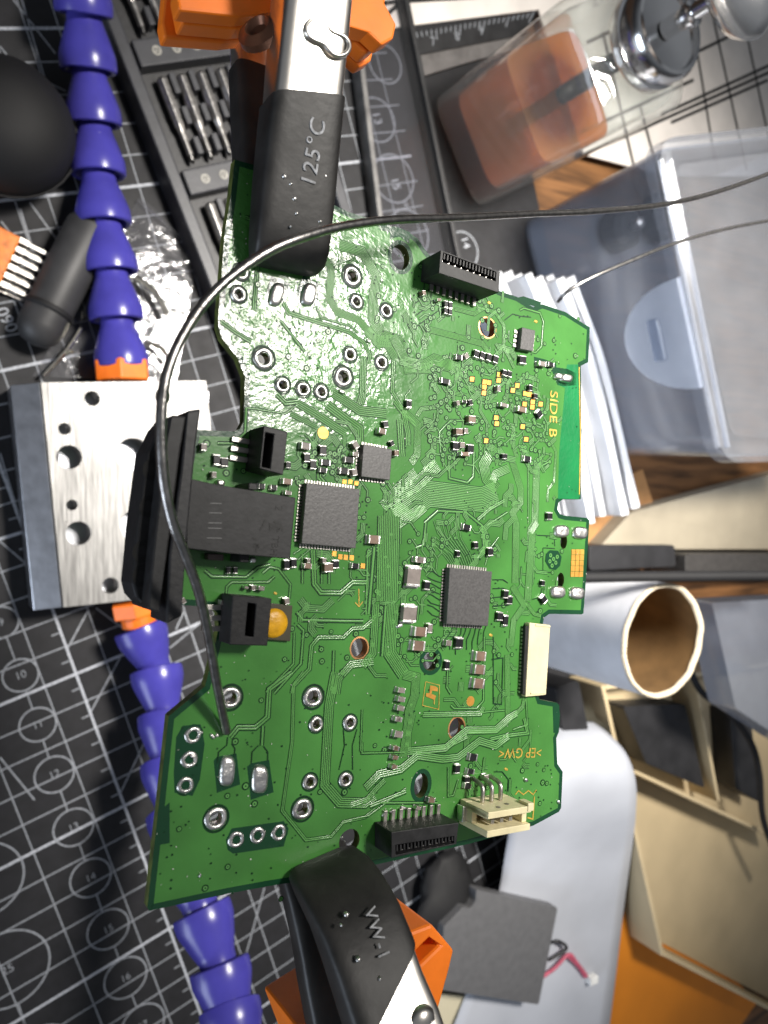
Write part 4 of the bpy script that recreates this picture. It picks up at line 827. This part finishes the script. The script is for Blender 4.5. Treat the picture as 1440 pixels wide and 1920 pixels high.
patch('gold_mark', GOLD, [bq(6, [(412, 998), (445, 1003), (460, 1015), (458, 1035), (425, 1030), (420, 1050), (448, 1062), (440, 1088), (385, 1065), (388, 1045), (408, 1045)])], .00008)
print_line(5, [(1340, 735), (1342, 850)], 6); print_line(5, [(1315, 825), (1342, 855), (1368, 820)], 6)
for k, x, y in ((5, 778, 765), (2, 638, 605), (2, 952, 730), (8, 945, 335), (6, 785, 690)): blob('polarity_mark', *rp(k, x, y), 7, 5, .5, GOLDP, .00008)
print_line(8, [(1000, 490), (1020, 465), (1050, 490), (1080, 465), (1110, 490), (1130, 460)], 7); print_line(8, [(1118, 500), (1108, 640), (1075, 630)], 10)
def btext(s, px, py, px2, py2, size, M, nm='lettering', h=.00007, sx=1):
    c = BOARD.pix(px, py, h); q = BOARD.pix(px2, py2, h) - c; return text(s, size, M, board, (c.x, c.y, h), math.atan2(q.y, q.x), nm, .00001, sx)
btext('SIDE B', 1037, 776, 1035, 860, .0021, GOLDP, sx=1.15); btext('>EP GW<', 976, 1411, 900, 1413, .0019, GOLDP)
# ---- chips
def chip(name, k, corners, h, M, pins=0, z0=.00012, side=(0, 1, 2, 3), plen=.0007):
    P = [B(k, x, y, h) for x, y in corners]; b = MB(); b.prism(P, z0, h); o = b.build(name, M, board, bevel=.00008)
    if pins:
        b = MB(); c = sum(P, Vector()) / 4
        for sd in side:
            a, e = P[sd], P[(sd + 1) % 4]; d = (e - a); L = d.length; d.normalize(); nrm = Vector((d.y, -d.x, 0)); 
            if nrm.dot((a + e) / 2 - c) < 0: nrm = -nrm
            for q in range(pins):
                p = a + d * L * (q + .9) / (pins + .8); b.box((p.x + nrm.x * plen * .45, p.y + nrm.y * plen * .45, .00010), (L / pins * .27, plen / 2, .00006), d, nrm)
        b.build('pins', PINM, o, kind='stuff')
    return o
chip('processor_chip', 5, [(990, 18), (1350, 62), (1322, 462), (955, 430)], .0011, CHIP, 18, plen=.00045)
chip('driver_chip', 3, [(1085, 765), (1280, 800), (1265, 1010), (1070, 985)], .0010, CHIP, 9, plen=.0004)
chip('wireless_chip', 6, [(535, 275), (795, 300), (770, 635), (515, 622)], .0011, CHIP, 17, plen=.00045)
chip('memory_chip', 2, [(862, 768), (950, 790), (935, 932), (847, 915)], .0009, CHIP, 4, side=(1, 3))
# ---- small components
def smd(k, x, y, L, W, ang, kind='r', h=None):
    h = h or (.00055 if kind == 'r' else .0008); a = math.radians(ang); c = B(k, x, y, h); u = B(k, x + math.cos(a) * L / 2, y + math.sin(a) * L / 2, h) - c; l = u.length; u.normalize(); v = Vector((-u.y, u.x, 0)); wv = (B(k, x - math.sin(a) * W / 2, y + math.cos(a) * W / 2, h) - c).length
    b = MB(); e = l * .27; z0 = .00004
    b.mi = 0; b.box((c.x, c.y, (h + z0) / 2), (l - e, wv * .97, (h - z0) / 2 * .97), u, v)
    b.mi = 1
    for s in (-1, 1): b.box((c.x + u.x * s * (l - e / 2), c.y + u.y * s * (l - e / 2), (h + z0) / 2), (e / 2, wv, (h - z0) / 2), u, v); b.box((c.x + u.x * s * (l + e * .1), c.y + u.y * s * (l + e * .1), .00012), (e * .7, wv * 1.05, .0001), u, v, tx=.6)
    nm, M = {'r': ('resistor', RESB), 'c': ('capacitor', CERB), 'g': ('capacitor', CERG)}[kind]
    return b.build(nm, [M, TIN], board, bevel=.00004)
S = [(4, 345, 125, 62, 36, 15, 'r'), (4, 100, 275, 54, 34, 90, 'r'), (4, 745, 68, 40, 30, 100, 'r'), (4, 778, 76, 40, 30, 100, 'r'), (4, 920, 170, 40, 26, 90, 'r'), (4, 955, 225, 34, 26, 90, 'r'), (4, 430, 272, 34, 22, 80, 'g'), (4, 472, 262, 30, 22, 10, 'r'), (4, 515, 268, 40, 26, 80, 'r'), (4, 742, 286, 52, 24, 15, 'g'), (4, 862, 315, 58, 34, 15, 'c'), (4, 525, 382, 50, 48, 90, 'c'), (4, 438, 465, 46, 46, 90, 'c'), (4, 484, 460, 38, 28, 90, 'g'), (4, 415, 562, 56, 40, 90, 'r'), (4, 460, 555, 38, 34, 90, 'g'), (4, 515, 582, 60, 42, 90, 'r'), (4, 478, 616, 60, 28, 5, 'c'), (4, 745, 632, 36, 32, 90, 'r'), (4, 898, 650, 50, 40, 10, 'r'), (4, 1050, 1036, 50, 34, 90, 'r'), (4, 490, 1112, 56, 40, 15, 'r'), (4, 552, 1232, 44, 28, 90, 'r'), (4, 650, 1278, 56, 36, 90, 'r'), (4, 432, 1290, 40, 22, 90, 'r'), (4, 176, 1330, 72, 36, 8, 'g'), (4, 980, 345, 50, 34, 60, 'r'), (4, 705, 175, 40, 24, 90, 'g'),
     (2, 555, 948, 50, 34, 100, 'r'), (2, 597, 960, 50, 34, 100, 'r'), (2, 640, 972, 50, 34, 100, 'r'), (2, 685, 985, 50, 34, 100, 'r'), (2, 350, 612, 46, 24, 90, 'r'), (2, 380, 618, 46, 24, 90, 'r'), (2, 348, 656, 44, 24, 90, 'r'), (2, 378, 664, 44, 24, 90, 'r'), (2, 200, 536, 34, 22, 80, 'c'), (2, 302, 582, 24, 20, 0, 'c'), (2, 436, 970, 44, 36, 10, 'r'), (2, 488, 962, 36, 30, 60, 'g'), (2, 868, 988, 56, 44, 90, 'r'), (2, 1000, 1015, 50, 32, 12, 'g'), (2, 1058, 1020, 40, 30, 12, 'r'),
     (3, 698, 778, 62, 46, 10, 'g'), (3, 706, 856, 62, 40, 90, 'r'), (3, 815, 808, 66, 46, 90, 'r'), (3, 832, 890, 62, 42, 8, 'r'), (3, 748, 904, 62, 42, 90, 'r'), (3, 816, 942, 48, 34, 10, 'r'), (3, 992, 872, 64, 42, 8, 'r'), (3, 957, 948, 62, 44, 8, 'r'), (3, 1036, 772, 50, 38, 60, 'g'), (3, 1034, 832, 40, 30, 10, 'g'), (3, 1028, 956, 46, 36, 80, 'g'), (3, 1215, 678, 50, 38, 15, 'c'), (3, 1238, 632, 46, 34, 80, 'r'), (3, 1392, 496, 58, 32, 90, 'r'), (3, 1160, 1410, 76, 58, 5, 'c'), (3, 574, 1018, 62, 40, 8, 'c'), (3, 98, 872, 72, 46, 90, 'r'), (3, 150, 888, 60, 50, 90, 'r'), (3, 78, 972, 40, 34, 90, 'g'), (3, 400, 1050, 44, 40, 5, 'r'), (3, 482, 1060, 44, 40, 5, 'r'), (3, 580, 906, 44, 34, 90, 'r'), (3, 1310, 825, 40, 30, 90, 'c'), (3, 1280, 760, 36, 26, 70, 'r'), (3, 580, 1095, 44, 30, 10, 'g'), (3, 10, 785, 50, 40, 90, 'g'),
     (5, 858, 572, 64, 38, 90, 'r'), (5, 906, 562, 62, 38, 90, 'r'), (5, 1000, 580, 52, 36, 5, 'c'), (5, 1140, 592, 60, 60, 90, 'c'), (5, 1190, 570, 54, 40, 90, 'r'), (5, 1320, 580, 50, 38, 8, 'r'), (5, 466, 610, 44, 28, 90, 'r'), (5, 512, 610, 44, 28, 90, 'r'), (5, 585, 726, 26, 18, 10, 'g'), (5, 632, 728, 34, 26, 90, 'g'), (5, 686, 732, 40, 30, 10, 'g'), (5, 860, 818, 42, 34, 80, 'g'), (5, 430, 828, 38, 30, 10, 'g'), (5, 160, 815, 40, 30, 60, 'g'), (5, 1110, 545, 36, 26, 90, 'g'), (5, 1005, 545, 30, 22, 90, 'g'),
     (6, 316, 332, 122, 84, 95, 'g'), (6, 292, 560, 104, 84, 95, 'g'), (6, 357, 670, 76, 58, 5, 'c'), (6, 346, 757, 76, 62, 5, 'c'), (6, 355, 228, 52, 38, 8, 'g'), (6, 398, 386, 54, 34, 95, 'r'), (6, 416, 650, 56, 28, 95, 'g'), (6, 726, 820, 64, 58, 5, 'c'), (6, 720, 902, 64, 58, 5, 'c'), (6, 715, 988, 66, 60, 5, 'c'), (6, 882, 440, 50, 30, 95, 'r'), (6, 905, 476, 50, 34, 95, 'r'), (6, 845, 576, 52, 34, 95, 'r'), (6, 880, 602, 66, 30, 95, 'r'), (6, 595, 740, 66, 46, 95, 'r'), (6, 530, 740, 34, 34, 5, 'g'), (6, 522, 876, 56, 28, 95, 'r'), (6, 1115, 470, 46, 32, 60, 'r'), (6, 1110, 372, 34, 20, 95, 'r'), (6, 240, 1030, 44, 32, 10, 'g'), (6, 240, 1085, 44, 32, 10, 'g'), (6, 235, 1140, 44, 32, 10, 'g'), (6, 224, 1208, 40, 30, 10, 'g'), (6, 222, 1300, 50, 40, 10, 'g'), (6, 208, 1388, 36, 24, 10, 'c'),
     (8, 746, 262, 50, 44, 8, 'r'), (8, 650, 335, 56, 30, 95, 'r'), (8, 730, 350, 44, 32, 10, 'r'), (8, 710, 400, 40, 32, 95, 'r'), (8, 712, 440, 42, 32, 10, 'r'), (8, 490, 526, 42, 32, 5, 'c'), (8, 285, 28, 40, 28, 5, 'g'), (8, 270, 206, 36, 24, 5, 'c'), (8, 268, 265, 36, 24, 5, 'c'), (8, 262, 322, 36, 24, 5, 'c'), (8, 826, 385, 30, 26, 90, 'g'), (8, 410, 575, 30, 22, 10, 'g')]
for q in S: smd(*q)
# ---- right-angle black plugs near the left edge
def blockq(name, k, corners, h, M, parent=board, z0=.0001, bev=.00012, mats=None):
    P = [B(k, x, y, h) for x, y in corners]; b = MB(); b.prism(P, z0, h); return b.build(name, M, parent, bevel=bev), P
def plug(corners, slot, h, M, k=3):
    P = [B(k, x, y, h) for x, y in corners]; H = [B(k, x, y, h) for x, y in slot]; b = MB(); b.prism(P, .0001, h, [[(p.x, p.y) for p in H]]); o = b.build('plug_socket', M, board, bevel=.0001)
    c = sum(H, Vector()) / 4; b = MB(); b.prism([c + (p - c) * .999 for p in H], .0002, .0008); b.build('socket_floor', BLKD, o)
    a, e = H[0], H[3]
    for q in range(5):
        p = a.lerp(e, (q + .5) / 5); w_ = H[1] - H[0]; b = MB(); b.box((p.x + w_.x * .22, p.y + w_.y * .22, h * .30), (.00016, .00012, h * .22)); b.build('contact', PINM, o)
    a, e = P[0], P[3]; dd = (e - a).normalized(); nr = Vector((dd.y, -dd.x, 0)); c2 = sum(P, Vector()) / 4
    if nr.dot(a - c2) < 0: nr = -nr
    for q in range(3):
        p = a.lerp(e, .30 + .22 * q); b = MB(); b.box((p.x + nr.x * .0009, p.y + nr.y * .0009, .00022), (.00028, .0011, .0002), dd, nr); b.build('pin', PINM, o, bevel=.00005)
    return o
plug([(415, 640), (575, 682), (545, 975), (385, 932)], [(425, 688), (482, 700), (456, 930), (400, 918)], .0041, DKGP)
plug([(490, 778), (756, 800), (726, 1120), (470, 1112)], [(595, 830), (650, 838), (630, 1060), (575, 1052)], .0034, BLKD, 5)
# dome switch next to the lower plug
blockq('switch_base', 5, [(735, 830), (895, 848), (880, 1090), (725, 1078)], .0006, material('switch_base_dark', (.05, .045, .02), .5), bev=.00006)
c = B(5, 778, 968, .0009); k_ = (B(5, 868, 968, .0009) - c).length; ky = (B(5, 778, 1068, .0009) - c).length
b = MB(); b.loft([[Vector((c.x + k_ * s * math.cos(a), c.y + ky * s * math.sin(a), z)) for a in [2 * math.pi * j / 30 for j in range(30)]] for s, z in ((1, .0006), (.97, .00078), (.75, .00098), (.35, .00106), (.05, .00108))], True, False, True); b.build('switch_dome', YEL, board, 'all')
# ---- long black jack module and its flange
jk, JP = blockq('jack_module', 9, [(-60, 95), (250, 165), (520, 210), (1168, 318), (1106, 1008), (390, 945), (-60, 890)], .0046, DKGP, bev=.0001)
for y in (385, 492, 605, 665, 775):
    b = MB(); p, q = B(9, 205 - (y - 385) * .1, y - 4, .0046), B(9, 335, y, .0046); b.ribbon([p, q], .00009, .00463); b.build('moulded_line', material('worn_grey_line', (.16, .16, .16), .5), jk)
for s, x, y, sz in (('2', 975, 435, .0012), ('TBH', 930, 862, .0011)):
    c = B(9, x, y, .00465); q = B(9, x - 12, y + 90, .00465) - c; text(s, sz, BLKPRINT, jk, (c.x, c.y, .00463), math.atan2(q.y, q.x), 'lettering', .00001)
for pts in ([(870, 610), (960, 640), (990, 660), (960, 700)], [(920, 590), (1000, 620), (1020, 690)], [(880, 630), (880, 690)], [(900, 655), (985, 672)], [(680, 770), (720, 790)], [(700, 830), (760, 880)], [(690, 870), (740, 850), (720, 930)], [(760, 690), (790, 650), (830, 570)]):
    b = MB(); b.ribbon([B(9, x, y, .0046) for x, y in pts], .00022, .00464); b.build('moulded_logo', BLKPRINT, jk)
blockq('module_clip', 9, [(640, 150), (740, 160), (735, 235), (632, 230)], .0036, DKGP); blockq('module_foot', 9, [(175, 950), (360, 955), (360, 1030), (180, 1020)], .0012, material('brown_foot', (.12, .09, .08), .4)); blockq('module_clip', 9, [(545, 955), (650, 965), (640, 1050), (535, 1045)], .0030, DKGP)
blob('solder_tab', 472, 1050, 12, 12, 0); 
# flange: bar along the board edge, upright ribs and an outer wing that hangs over
fl = MB(); h = .0052
def lof(pts, z0, h, name, M=BLKD, bev=.0002): 
    b = MB(); b.prism([BOARD.pix(x, y, h) for x, y in pts], z0, h); return b.build(name, M, board, bevel=bev)
lof([(352, 770), (377, 766), (368, 830), (352, 1000), (340, 1156), (312, 1170), (318, 1040), (340, 880)], -.0006, .0052, 'jack_flange', BLKP)
lof([(322, 778), (350, 780), (338, 850), (318, 1010), (298, 1150), (277, 1142), (290, 1010), (308, 850)], -.0014, .0050, 'jack_rib', DKGP)
lof([(300, 800), (312, 786), (322, 784), (306, 860), (286, 1010), (272, 1138), (254, 1118), (248, 1094), (258, 985), (276, 850)], -.0022, .0026, 'jack_wing', BLKD, .0006)
for x, y, a, e in ((285, 880, 10, 14), (279, 950, 14, 24), (266, 1035, 10, 12), (266, 1080, 10, 12)):
    c = BOARD.pix(x, y, .0027); b = MB(); b.ring(c, .0005, .0009, .00268, 18, 1.2); b.build('wing_recess', HOLEB, board)
# ---- tall ribbon connectors
def ribbon_socket(k, top, h, pins_a, pins_b, npin, teeth_k, teeth, cav):
    P = [B(k, x, y, h) for x, y in top]; H = [B(k, x, y, h) for x, y in cav]; b = MB(); b.prism(P, .0001, h, [[(p.x, p.y) for p in H]]); o = b.build('ribbon_socket', [DKGP], board, bevel=.00006)
    c = sum(H, Vector()) / 4; b = MB(); b.prism([c + (p - c) * .998 for p in H], .0004, h * .55); b.build('socket_floor', BLKD, o)
    for q in range(teeth):
        t = (q + .5) / teeth; a, e = H[0].lerp(H[1], t), H[3].lerp(H[2], t); d = e - a
        b = MB(); m1 = a + d * .35; b.box((m1.x, m1.y, h * .82), (.00010, d.length * .30, h * .17), Vector((d.y, -d.x, 0)), d); b.build('socket_rib', DKGP, o)
        if q % 2 == 0:
            m2 = a + d * .62; b = MB(); b.box((m2.x, m2.y, h * .70), (.00016, .00022, h * .16), Vector((d.y, -d.x, 0)), d); b.build('contact', PINM, o)
    A, E = B(k, *pins_a), B(k, *pins_b); d = (E - A).normalized(); nrm = Vector((-d.y, d.x, 0))
    for q in range(npin):
        p = A.lerp(E, q / (npin - 1)); b = MB(); b.box((p.x, p.y, .00022), (.00026, .0008, .0002), d, nrm); b.build('pin', PINM, o, bevel=.00005)
    return o
ribbon_socket(10, [(372, 232), (1262, 560), (1243, 870), (345, 575)], .0040, (215, 770), (850, 995), 8, 10, 17, [(412, 268), (1205, 560), (1196, 695), (395, 405)])
ribbon_socket(8, [(243, 722), (655, 663), (640, 795), (243, 880)], .0038, (195, 625), (520, 585), 8, 8, 17, [(268, 800), (628, 745), (628, 790), (268, 862)])
# ---- cream ribbon connector on the right edge
o, P = blockq('cream_socket', 6, [(1025, 614), (1152, 628), (1126, 1058), (1000, 1070)], .0010, CREAM)
b = MB(); H = [B(6, x, y, .0010) for x, y in ((1058, 622), (1150, 632), (1149, 642), (1058, 634))]; b.prism(H, .0006, .00112); b.build('latch_bar', CREAM, o, bevel=.00004)
b = MB(); H = [B(6, x, y, .0010) for x, y in ((1030, 1042), (1120, 1036), (1119, 1048), (1030, 1054))]; b.prism(H, .0006, .00112); b.build('latch_bar', CREAM, o, bevel=.00004)
for q in range(18):
    x, y = 990 - q * 1.1, 655 + q * 22.4; p = B(6, x, y); d = B(6, x + 20, y) - p; b = MB(); b.mi = 0; b.box((p.x, p.y, .0002), (.0006, .00013, .00016), d, Vector((-d.y, d.x, 0))); b.build('pin', PINM, o)
b = MB(); b.prism([B(6, x, y, .0008) for x, y in ((1000, 632), (1030, 636), (1006, 1066), (982, 1050))], .0003, .0008); b.build('pin_bed', BLKD, o)
# ---- cream three-pin header standing on the board, mouth up, pins bent in at the back
hz = .0057
Tq = [B(8, x, y, hz) for x, y in ((845, 598), (1105, 560), (1092, 708), (822, 762))]
tu = (Tq[1] - Tq[0] + Tq[2] - Tq[3]) / 2; tv = (Tq[3] - Tq[0] + Tq[2] - Tq[1]) / 2; tv = tv - tu * (tv.dot(tu) / tu.dot(tu)); tc_ = sum(Tq, Vector()) / 4; tc_.z = 0
hu, hv = tu.length / 2, tv.length / 2; U1, V1 = tu.normalized(), tv.normalized()
def hp_(a, e, z): p = tc_ + U1 * a * hu + V1 * e * hv; return Vector((p.x, p.y, z))
b = MB(); b.box(hp_(0, 0, .0007), (hu, hv, .0006), U1, V1); hdo = b.build('pin_header', CREAM, board, bevel=.0001)
def hw_(a, e, ha, he, z0, z1, nm): b = MB(); p = hp_(a, e, (z0 + z1) / 2); b.box(p, (ha, he, (z1 - z0) / 2), U1, V1); b.build(nm, CREAM, hdo, bevel=.0001)
th = .00042
hw_(0, -1 + th / hv, hu, th, .0013, hz, 'back_wall'); hw_(0, 1 - th / hv, hu * .998, th, .0013, hz - .00005, 'front_wall'); hw_(1 - th / hu, 0, th, hv - 2 * th, .0013, hz - .0008, 'side_wall'); hw_(-1 + th / hu, -.62, th, hv * .22, .0013, hz - .0003, 'side_wall'); hw_(-1 + th / hu, 0, th, hv - 2 * th, .0013, .0026, 'side_wall')
hw_(.94, -.92, .0005, .0005, .004, hz + .00015, 'corner_post')
for q in range(3):
    a = -.52 + .42 * q; w0, w1 = hp_(a, -1.0, .0024), hp_(a, -1 - .0016 / hv, .0024); w2, w3 = hp_(a, -1 - .0022 / hv, .0018), hp_(a, -1 - .0025 / hv, .0002)
    b = MB(); b.tube(spline([w0, w1, w2, w3], 6), .00030, 8); b.build('bent_pin', PINM, hdo, 'all')
    b = MB(); p = hp_(a, .1, .0028); b.box(p, (.00026, .00026, .0018), U1, V1); b.build('inner_pin', PINM, hdo)
for a, z in ((-.3, .0046), (.25, .0040)):
    p = hp_(a, -1, z); b = MB(); b.lathe([(.0003, -.0001), (.0003, .00006)], p, -V1, n=12); b.build('mould_mark', material('mould_mark_grey', (.2, .18, .14), .5), hdo)
p = hp_(-1.06, .0, .0008); b = MB(); b.box(p, (.0003, .0010, .0006), U1, V1); b.build('anchor_tab', TIN, hdo, bevel=.0001)
# hall of small via cluster by the socket pads
patch('clearance', DARKG, [bq(4, [(1020, 1290), (1045, 1265), (1100, 1270), (1125, 1310), (1115, 1370), (1085, 1400), (1045, 1390), (1015, 1340)])], .00007)
b = MB()
for x, y in ((1050, 1300), (1045, 1340), (1060, 1370), (1085, 1350), (1095, 1310), (1070, 1325)): b.ring(B(4, x, y), .00012, .0003, .00009, 12)
b.build('vias', TRACEG, board, kind='stuff')

# ---- dust and tiny drill dots over the whole face
rd = random.Random(21); du = MB(); dd_ = MB()
def inside(x, y):
    r = False; n_ = len(OUT)
    for i in range(n_):
        (x0, y0), (x1, y1) = OUT[i], OUT[i - 1]
        if (y0 > y) != (y1 > y) and x < (x1 - x0) * (y - y0) / (y1 - y0) + x0: r = not r
    return r
for _ in range(900):
    x, y = rd.uniform(290, 1100), rd.uniform(310, 1690)
    if not inside(x, y): continue
    c = BOARD.pix(x, y)
    if rd.random() < .62: dd_.disc(c, rd.uniform(.00006, .00011), .00009, 7)
    else: a = rd.uniform(0, 3.1); du.disc(c, rd.uniform(.00004, .00011), .000095, 6, rd.uniform(.3, 1), a)
dd_.build('drill_dots', GAPG, board, kind='stuff'); du.build('dust_specks', material('pale_dust', (.55, .60, .50), .6), board, kind='stuff')

# ================================================================== CLIPS AND SOLDER WIRE
SHR = material('black_heat_shrink', (.022, .021, .020), .50, 0, .25, 260, .10, 900, rvar=.10)
MET = material('nickel_clip_steel', (.80, .76, .70), .30, 1, .10, 120, .12, 260, rvar=.08)
MARK = material('grey_sleeve_print', (.42, .43, .45), .7, 0, .25, 1600)
ORC = material('orange_printed_plastic', (.90, .20, .012), .45, 0, .06, 200, .05, 1000)
RIV = material('brown_rivet', (.16, .07, .04), .35, .6)
def clip(label, A_, B_, stt, seam, mframe, low, slant_amt):
    """A_, B_: two points of the top surface (px, py, height mm); stations (distance mm from B_ towards the tip, half width mm, top mm, bottom mm)"""
    f = BOARD.moved(*mframe); o = thing('alligator_clip', f, label, 'alligator clip', 'alligator clips holding the board')
    a, c = f.pix(A_[0], A_[1], A_[2] * MM), f.pix(B_[0], B_[1], B_[2] * MM); d = c - a; d.z = 0; L = d.length; d.normalize(); s = Vector((-d.y, d.x, 0)); up = Vector((0, 0, 1)); n = len(stt)
    secs = []; secl = []
    for q, hw, t, l in stt:
        p = c + d * ((q if q > 0 else q * L / MM) * MM); cz = (t + l) / 2 * MM; ht = (t - l) / 2 * MM
        secs.append((Vector((p.x, p.y, cz)), hw * MM, ht)); secl.append((Vector((p.x, p.y, cz * low[0] - TBD + low[1] * MM)), hw * .95 * MM, ht * .7))
    def body(S, i0, i1, M, nm, grow=1, slant=0):
        b = MB(); R_ = [squircle(p, s, up, hw * grow, ht * grow, 40, 5.5) for p, hw, ht in S[i0:i1]]
        ax3 = -(S[min(i1, n - 1)][0] - S[i1 - 2][0]).normalized()
        if slant: R_[-1] = [p + ax3 * slant * ((p - S[i1 - 1][0]).dot(s) / S[i1 - 1][1]) for p in R_[-1]]
        b.loft(R_, True, True, True); return b.build(nm, M, o, True)
    body(secs, 0, seam + 1, SHR, 'upper_sleeve', 1.0, slant_amt); body(secs, seam - 1, n, MET, 'upper_jaw', .93)
    body(secl, 0, min(n, seam + 3), SHR, 'lower_sleeve', 1.0); body(secl, seam + 1, n, MET, 'lower_jaw', .93)
    return o, f, secs
KH = .74
o, f, secs = clip('alligator clip with a 125 degree marked sleeve gripping the notched end of the circuit board', (607, 0, 9.9), (563, 402, 4.8),
    [(4.9, 3.2, 1.3, .22), (4.8, 3.9, 2.1, .22), (4.2, 4.25, 3.2, .22), (3.0, 4.4, 4.0, .25), (.8, 4.42, 4.6, .4), (-.18, 4.4, 5.7, 1.0), (-.38, 4.3, 6.7, 1.6), (-.585, 4.22, 7.8, 2.4), (-.78, 4.2, 8.8, 3.0), (-1, 4.15, 9.9, 3.8), (-1.35, 4.1, 11.4, 4.6)], 7, (595, 200), (-.62, -.1), -.0009)
def onclip(x, y, t): return f.pix(x, y, t * MM)
def label_on(s, x, y, x2, y2, t1, t2, size, M=MARK, sp=1.1):
    a, c = onclip(x, y, t1), onclip(x2, y2, t2); d = (c - a).normalized(); mid = (a + c) / 2; side = Vector((d.y, -d.x, 0)).normalized(); nrm = d.cross(side); nrm = nrm if nrm.z > 0 else -nrm
    cu = text(s, size, M, o, mid + nrm * .00005, 0, 'lettering', .00006, 1, sp); y_ = nrm.cross(d); mm = Matrix((d, y_, nrm)).transposed().to_4x4(); mm.translation = mid + nrm * .00010; cu.matrix_local = mm; return cu
label_on('125°C', 575, 363, 600, 210, 5.32, 7.30, .0025)
# pressed figure of eight on the metal
pts = []
for k in range(65):
    a = 2 * math.pi * k / 64; rr = 31 * math.sqrt(math.cos(2 * a) + math.sqrt(max(0, 1.10 ** 4 - math.sin(2 * a) ** 2))); t_ = a + .62
    pts.append(onclip(614 + rr * math.cos(t_), 70 + rr * math.sin(t_), 9.05))
b = MB(); b.tube(pts, .00026, 8, False); b.build('pressed_mark', MET, o, 'all')
b = MB(); p = onclip(488, 62, 4); b.lathe([(.0024, -.0004), (.0024, .0004), (.0014, .0009), (.0009, .0003)], p, Vector((-.75, .25, .6)), 24); b.build('pivot_rivet', RIV, o, True)
hp0 = ((330, -12), (338, -90), (745, -90), (722, 6), (744, 46), (738, 72), (716, 84), (690, 60), (560, 20), (450, 30), (336, 18))
for z0, z1, k in ((-.0009, .0014, 1), (-.0036, -.0011, .93), (-.0058, -.0038, 1)):
    q_ = [onclip(x, y, 1.4) for x, y in hp0]; cc_ = sum(q_, Vector()) / len(q_); b = MB(); b.prism([cc_ + (p - cc_) * k for p in q_], z0, z1); b.build('orange_holder', ORC, o, bevel=.0003)
o, f, secs = clip('alligator clip with a VW-1 marked sleeve gripping the board beside the lower ribbon socket', (766, 1942, 15.5), (694, 1746, 10.2),
    [(4.3, 3.4, 1.4, .22), (4.15, 4.1, 2.8, .22), (3.7, 4.5, 4.6, .3), (2.8, 4.65, 6.6, 1.4), (1.6, 4.7, 8.4, 3.2), (.5, 4.7, 9.7, 4.8), (-.30, 4.7, 11.9, 6.8), (-.64, 4.7, 13.5, 8.2), (-1, 4.9, 15.5, 10), (-1.6, 4.9, 18.0, 12.2)], 7, (690, 1760), (.35, -2.2), -.0030)
label_on('VW-1', 690, 1700, 722, 1802, 9.30, 12.20, .0019)
b = MB(); hp = [onclip(x, y, 0) for x, y in ((760, 1752), (810, 1733), (852, 1782), (840, 1830), (815, 1920), (790, 2010), (600, 2040), (560, 1935), (640, 1880), (720, 1850))]
sl = [onclip(x, y, 0) for x, y in ((772, 1792), (806, 1758), (826, 1772), (785, 1812))]
b.prism(hp, -.010, 0, [[(p.x, p.y) for p in sl]]); b.build('orange_holder', ORC, o, bevel=.0004)
b = MB(); p = onclip(790, 1915, 14.6); b.lathe([(.0016, -.0006), (.0016, .0002), (.0012, .0007), (.0003, .0009)], p, (0, 0, 1), 24); b.build('pressed_dimple', MET, o, 'all')
b = MB(); b.tube(spline([onclip(588, 1790, -4), onclip(602, 1830, -5), onclip(596, 1880, -6), onclip(575, 1940, -7)], 8), .0008, 10); b.build('spring_arm', PINM, o, 'all')
# ---- solder wire: one long curve from the board up over the clip and away
WIRE = material('solder_wire', (.40, .385, .37), .30, 1, .18, 900, .15, 1500)
path = [(425, 1372, .5), (418, 1340, 1.6), (408, 1290, 3.4), (394, 1210, 6), (374, 1115, 9), (345, 1035, 11), (322, 975, 12.2), (307, 900, 13), (302, 820, 13.4), (304, 750, 13.6), (316, 690, 13.6), (342, 630, 13.4), (382, 570, 13), (432, 520, 12.8), (500, 473, 13), (560, 447, 13), (640, 425, 12), (740, 412, 10), (860, 408, 6), (1000, 401, 0), (1120, 396, -5), (1240, 384, -11), (1340, 361, -17), (1450, 322, -22), (1560, 275, -27)]
f = BOARD.moved(425, 1372); b = MB(); b.tube(spline([f.pix(x, y, h * MM) for x, y, h in path], 10), .00047, 12); q = b.build('solder_wire', WIRE, None, 'all'); q.matrix_world = f.mat(); tag(q, 'long curved grey solder wire arching over clip and board with its tip on the board', 'solder wire')

# specks of old solder and flux on the upper sleeve of the marked clip
rc = random.Random(9); cl = [q for q in COL.objects if q.name.startswith('alligator_clip')]
for ob, fr_, spots in ((cl[0], BOARD.moved(595, 200), [(545, 345, 5.4), (552, 372, 5.1), (533, 330, 5.6), (556, 400, 4.8), (610, 330, 5.7), (545, 425, 4.6), (600, 415, 4.7)]), (cl[1], BOARD.moved(690, 1760), [(650, 1715, 9.0), (640, 1735, 9.8), (672, 1800, 11.6), (712, 1835, 12.6)])):
    for x, y, t in spots:
        p = fr_.pix(x, y, t * MM); b = MB(); r = rc.uniform(.00012, .0003); b.lathe([(r, -.0004), (r, .00005), (r * .6, .00016), (r * .1, .0002)], p, (rc.uniform(-.3, .3), rc.uniform(-.3, .3), 1), 9); b.build('solder_speck', TIN, ob, 'all')

f = BOARD.moved(1250, 470, -.035); b = MB(); b.tube(spline([f.pix(x, y, h * MM) for x, y, h in ((1046, 566, -6), (1066, 545, -3), (1110, 520, -1), (1180, 490, 0), (1260, 458, 0), (1350, 432, 0), (1440, 414, 0), (1540, 398, 0))], 8), .00040, 10); q = b.build('solder_wire', WIRE, None, 'all'); q.matrix_world = f.mat(); tag(q, 'second thin grey strand running over the milky box to the paper stack', 'solder wire')  # faint grey line across the box, modelled as a thin tube
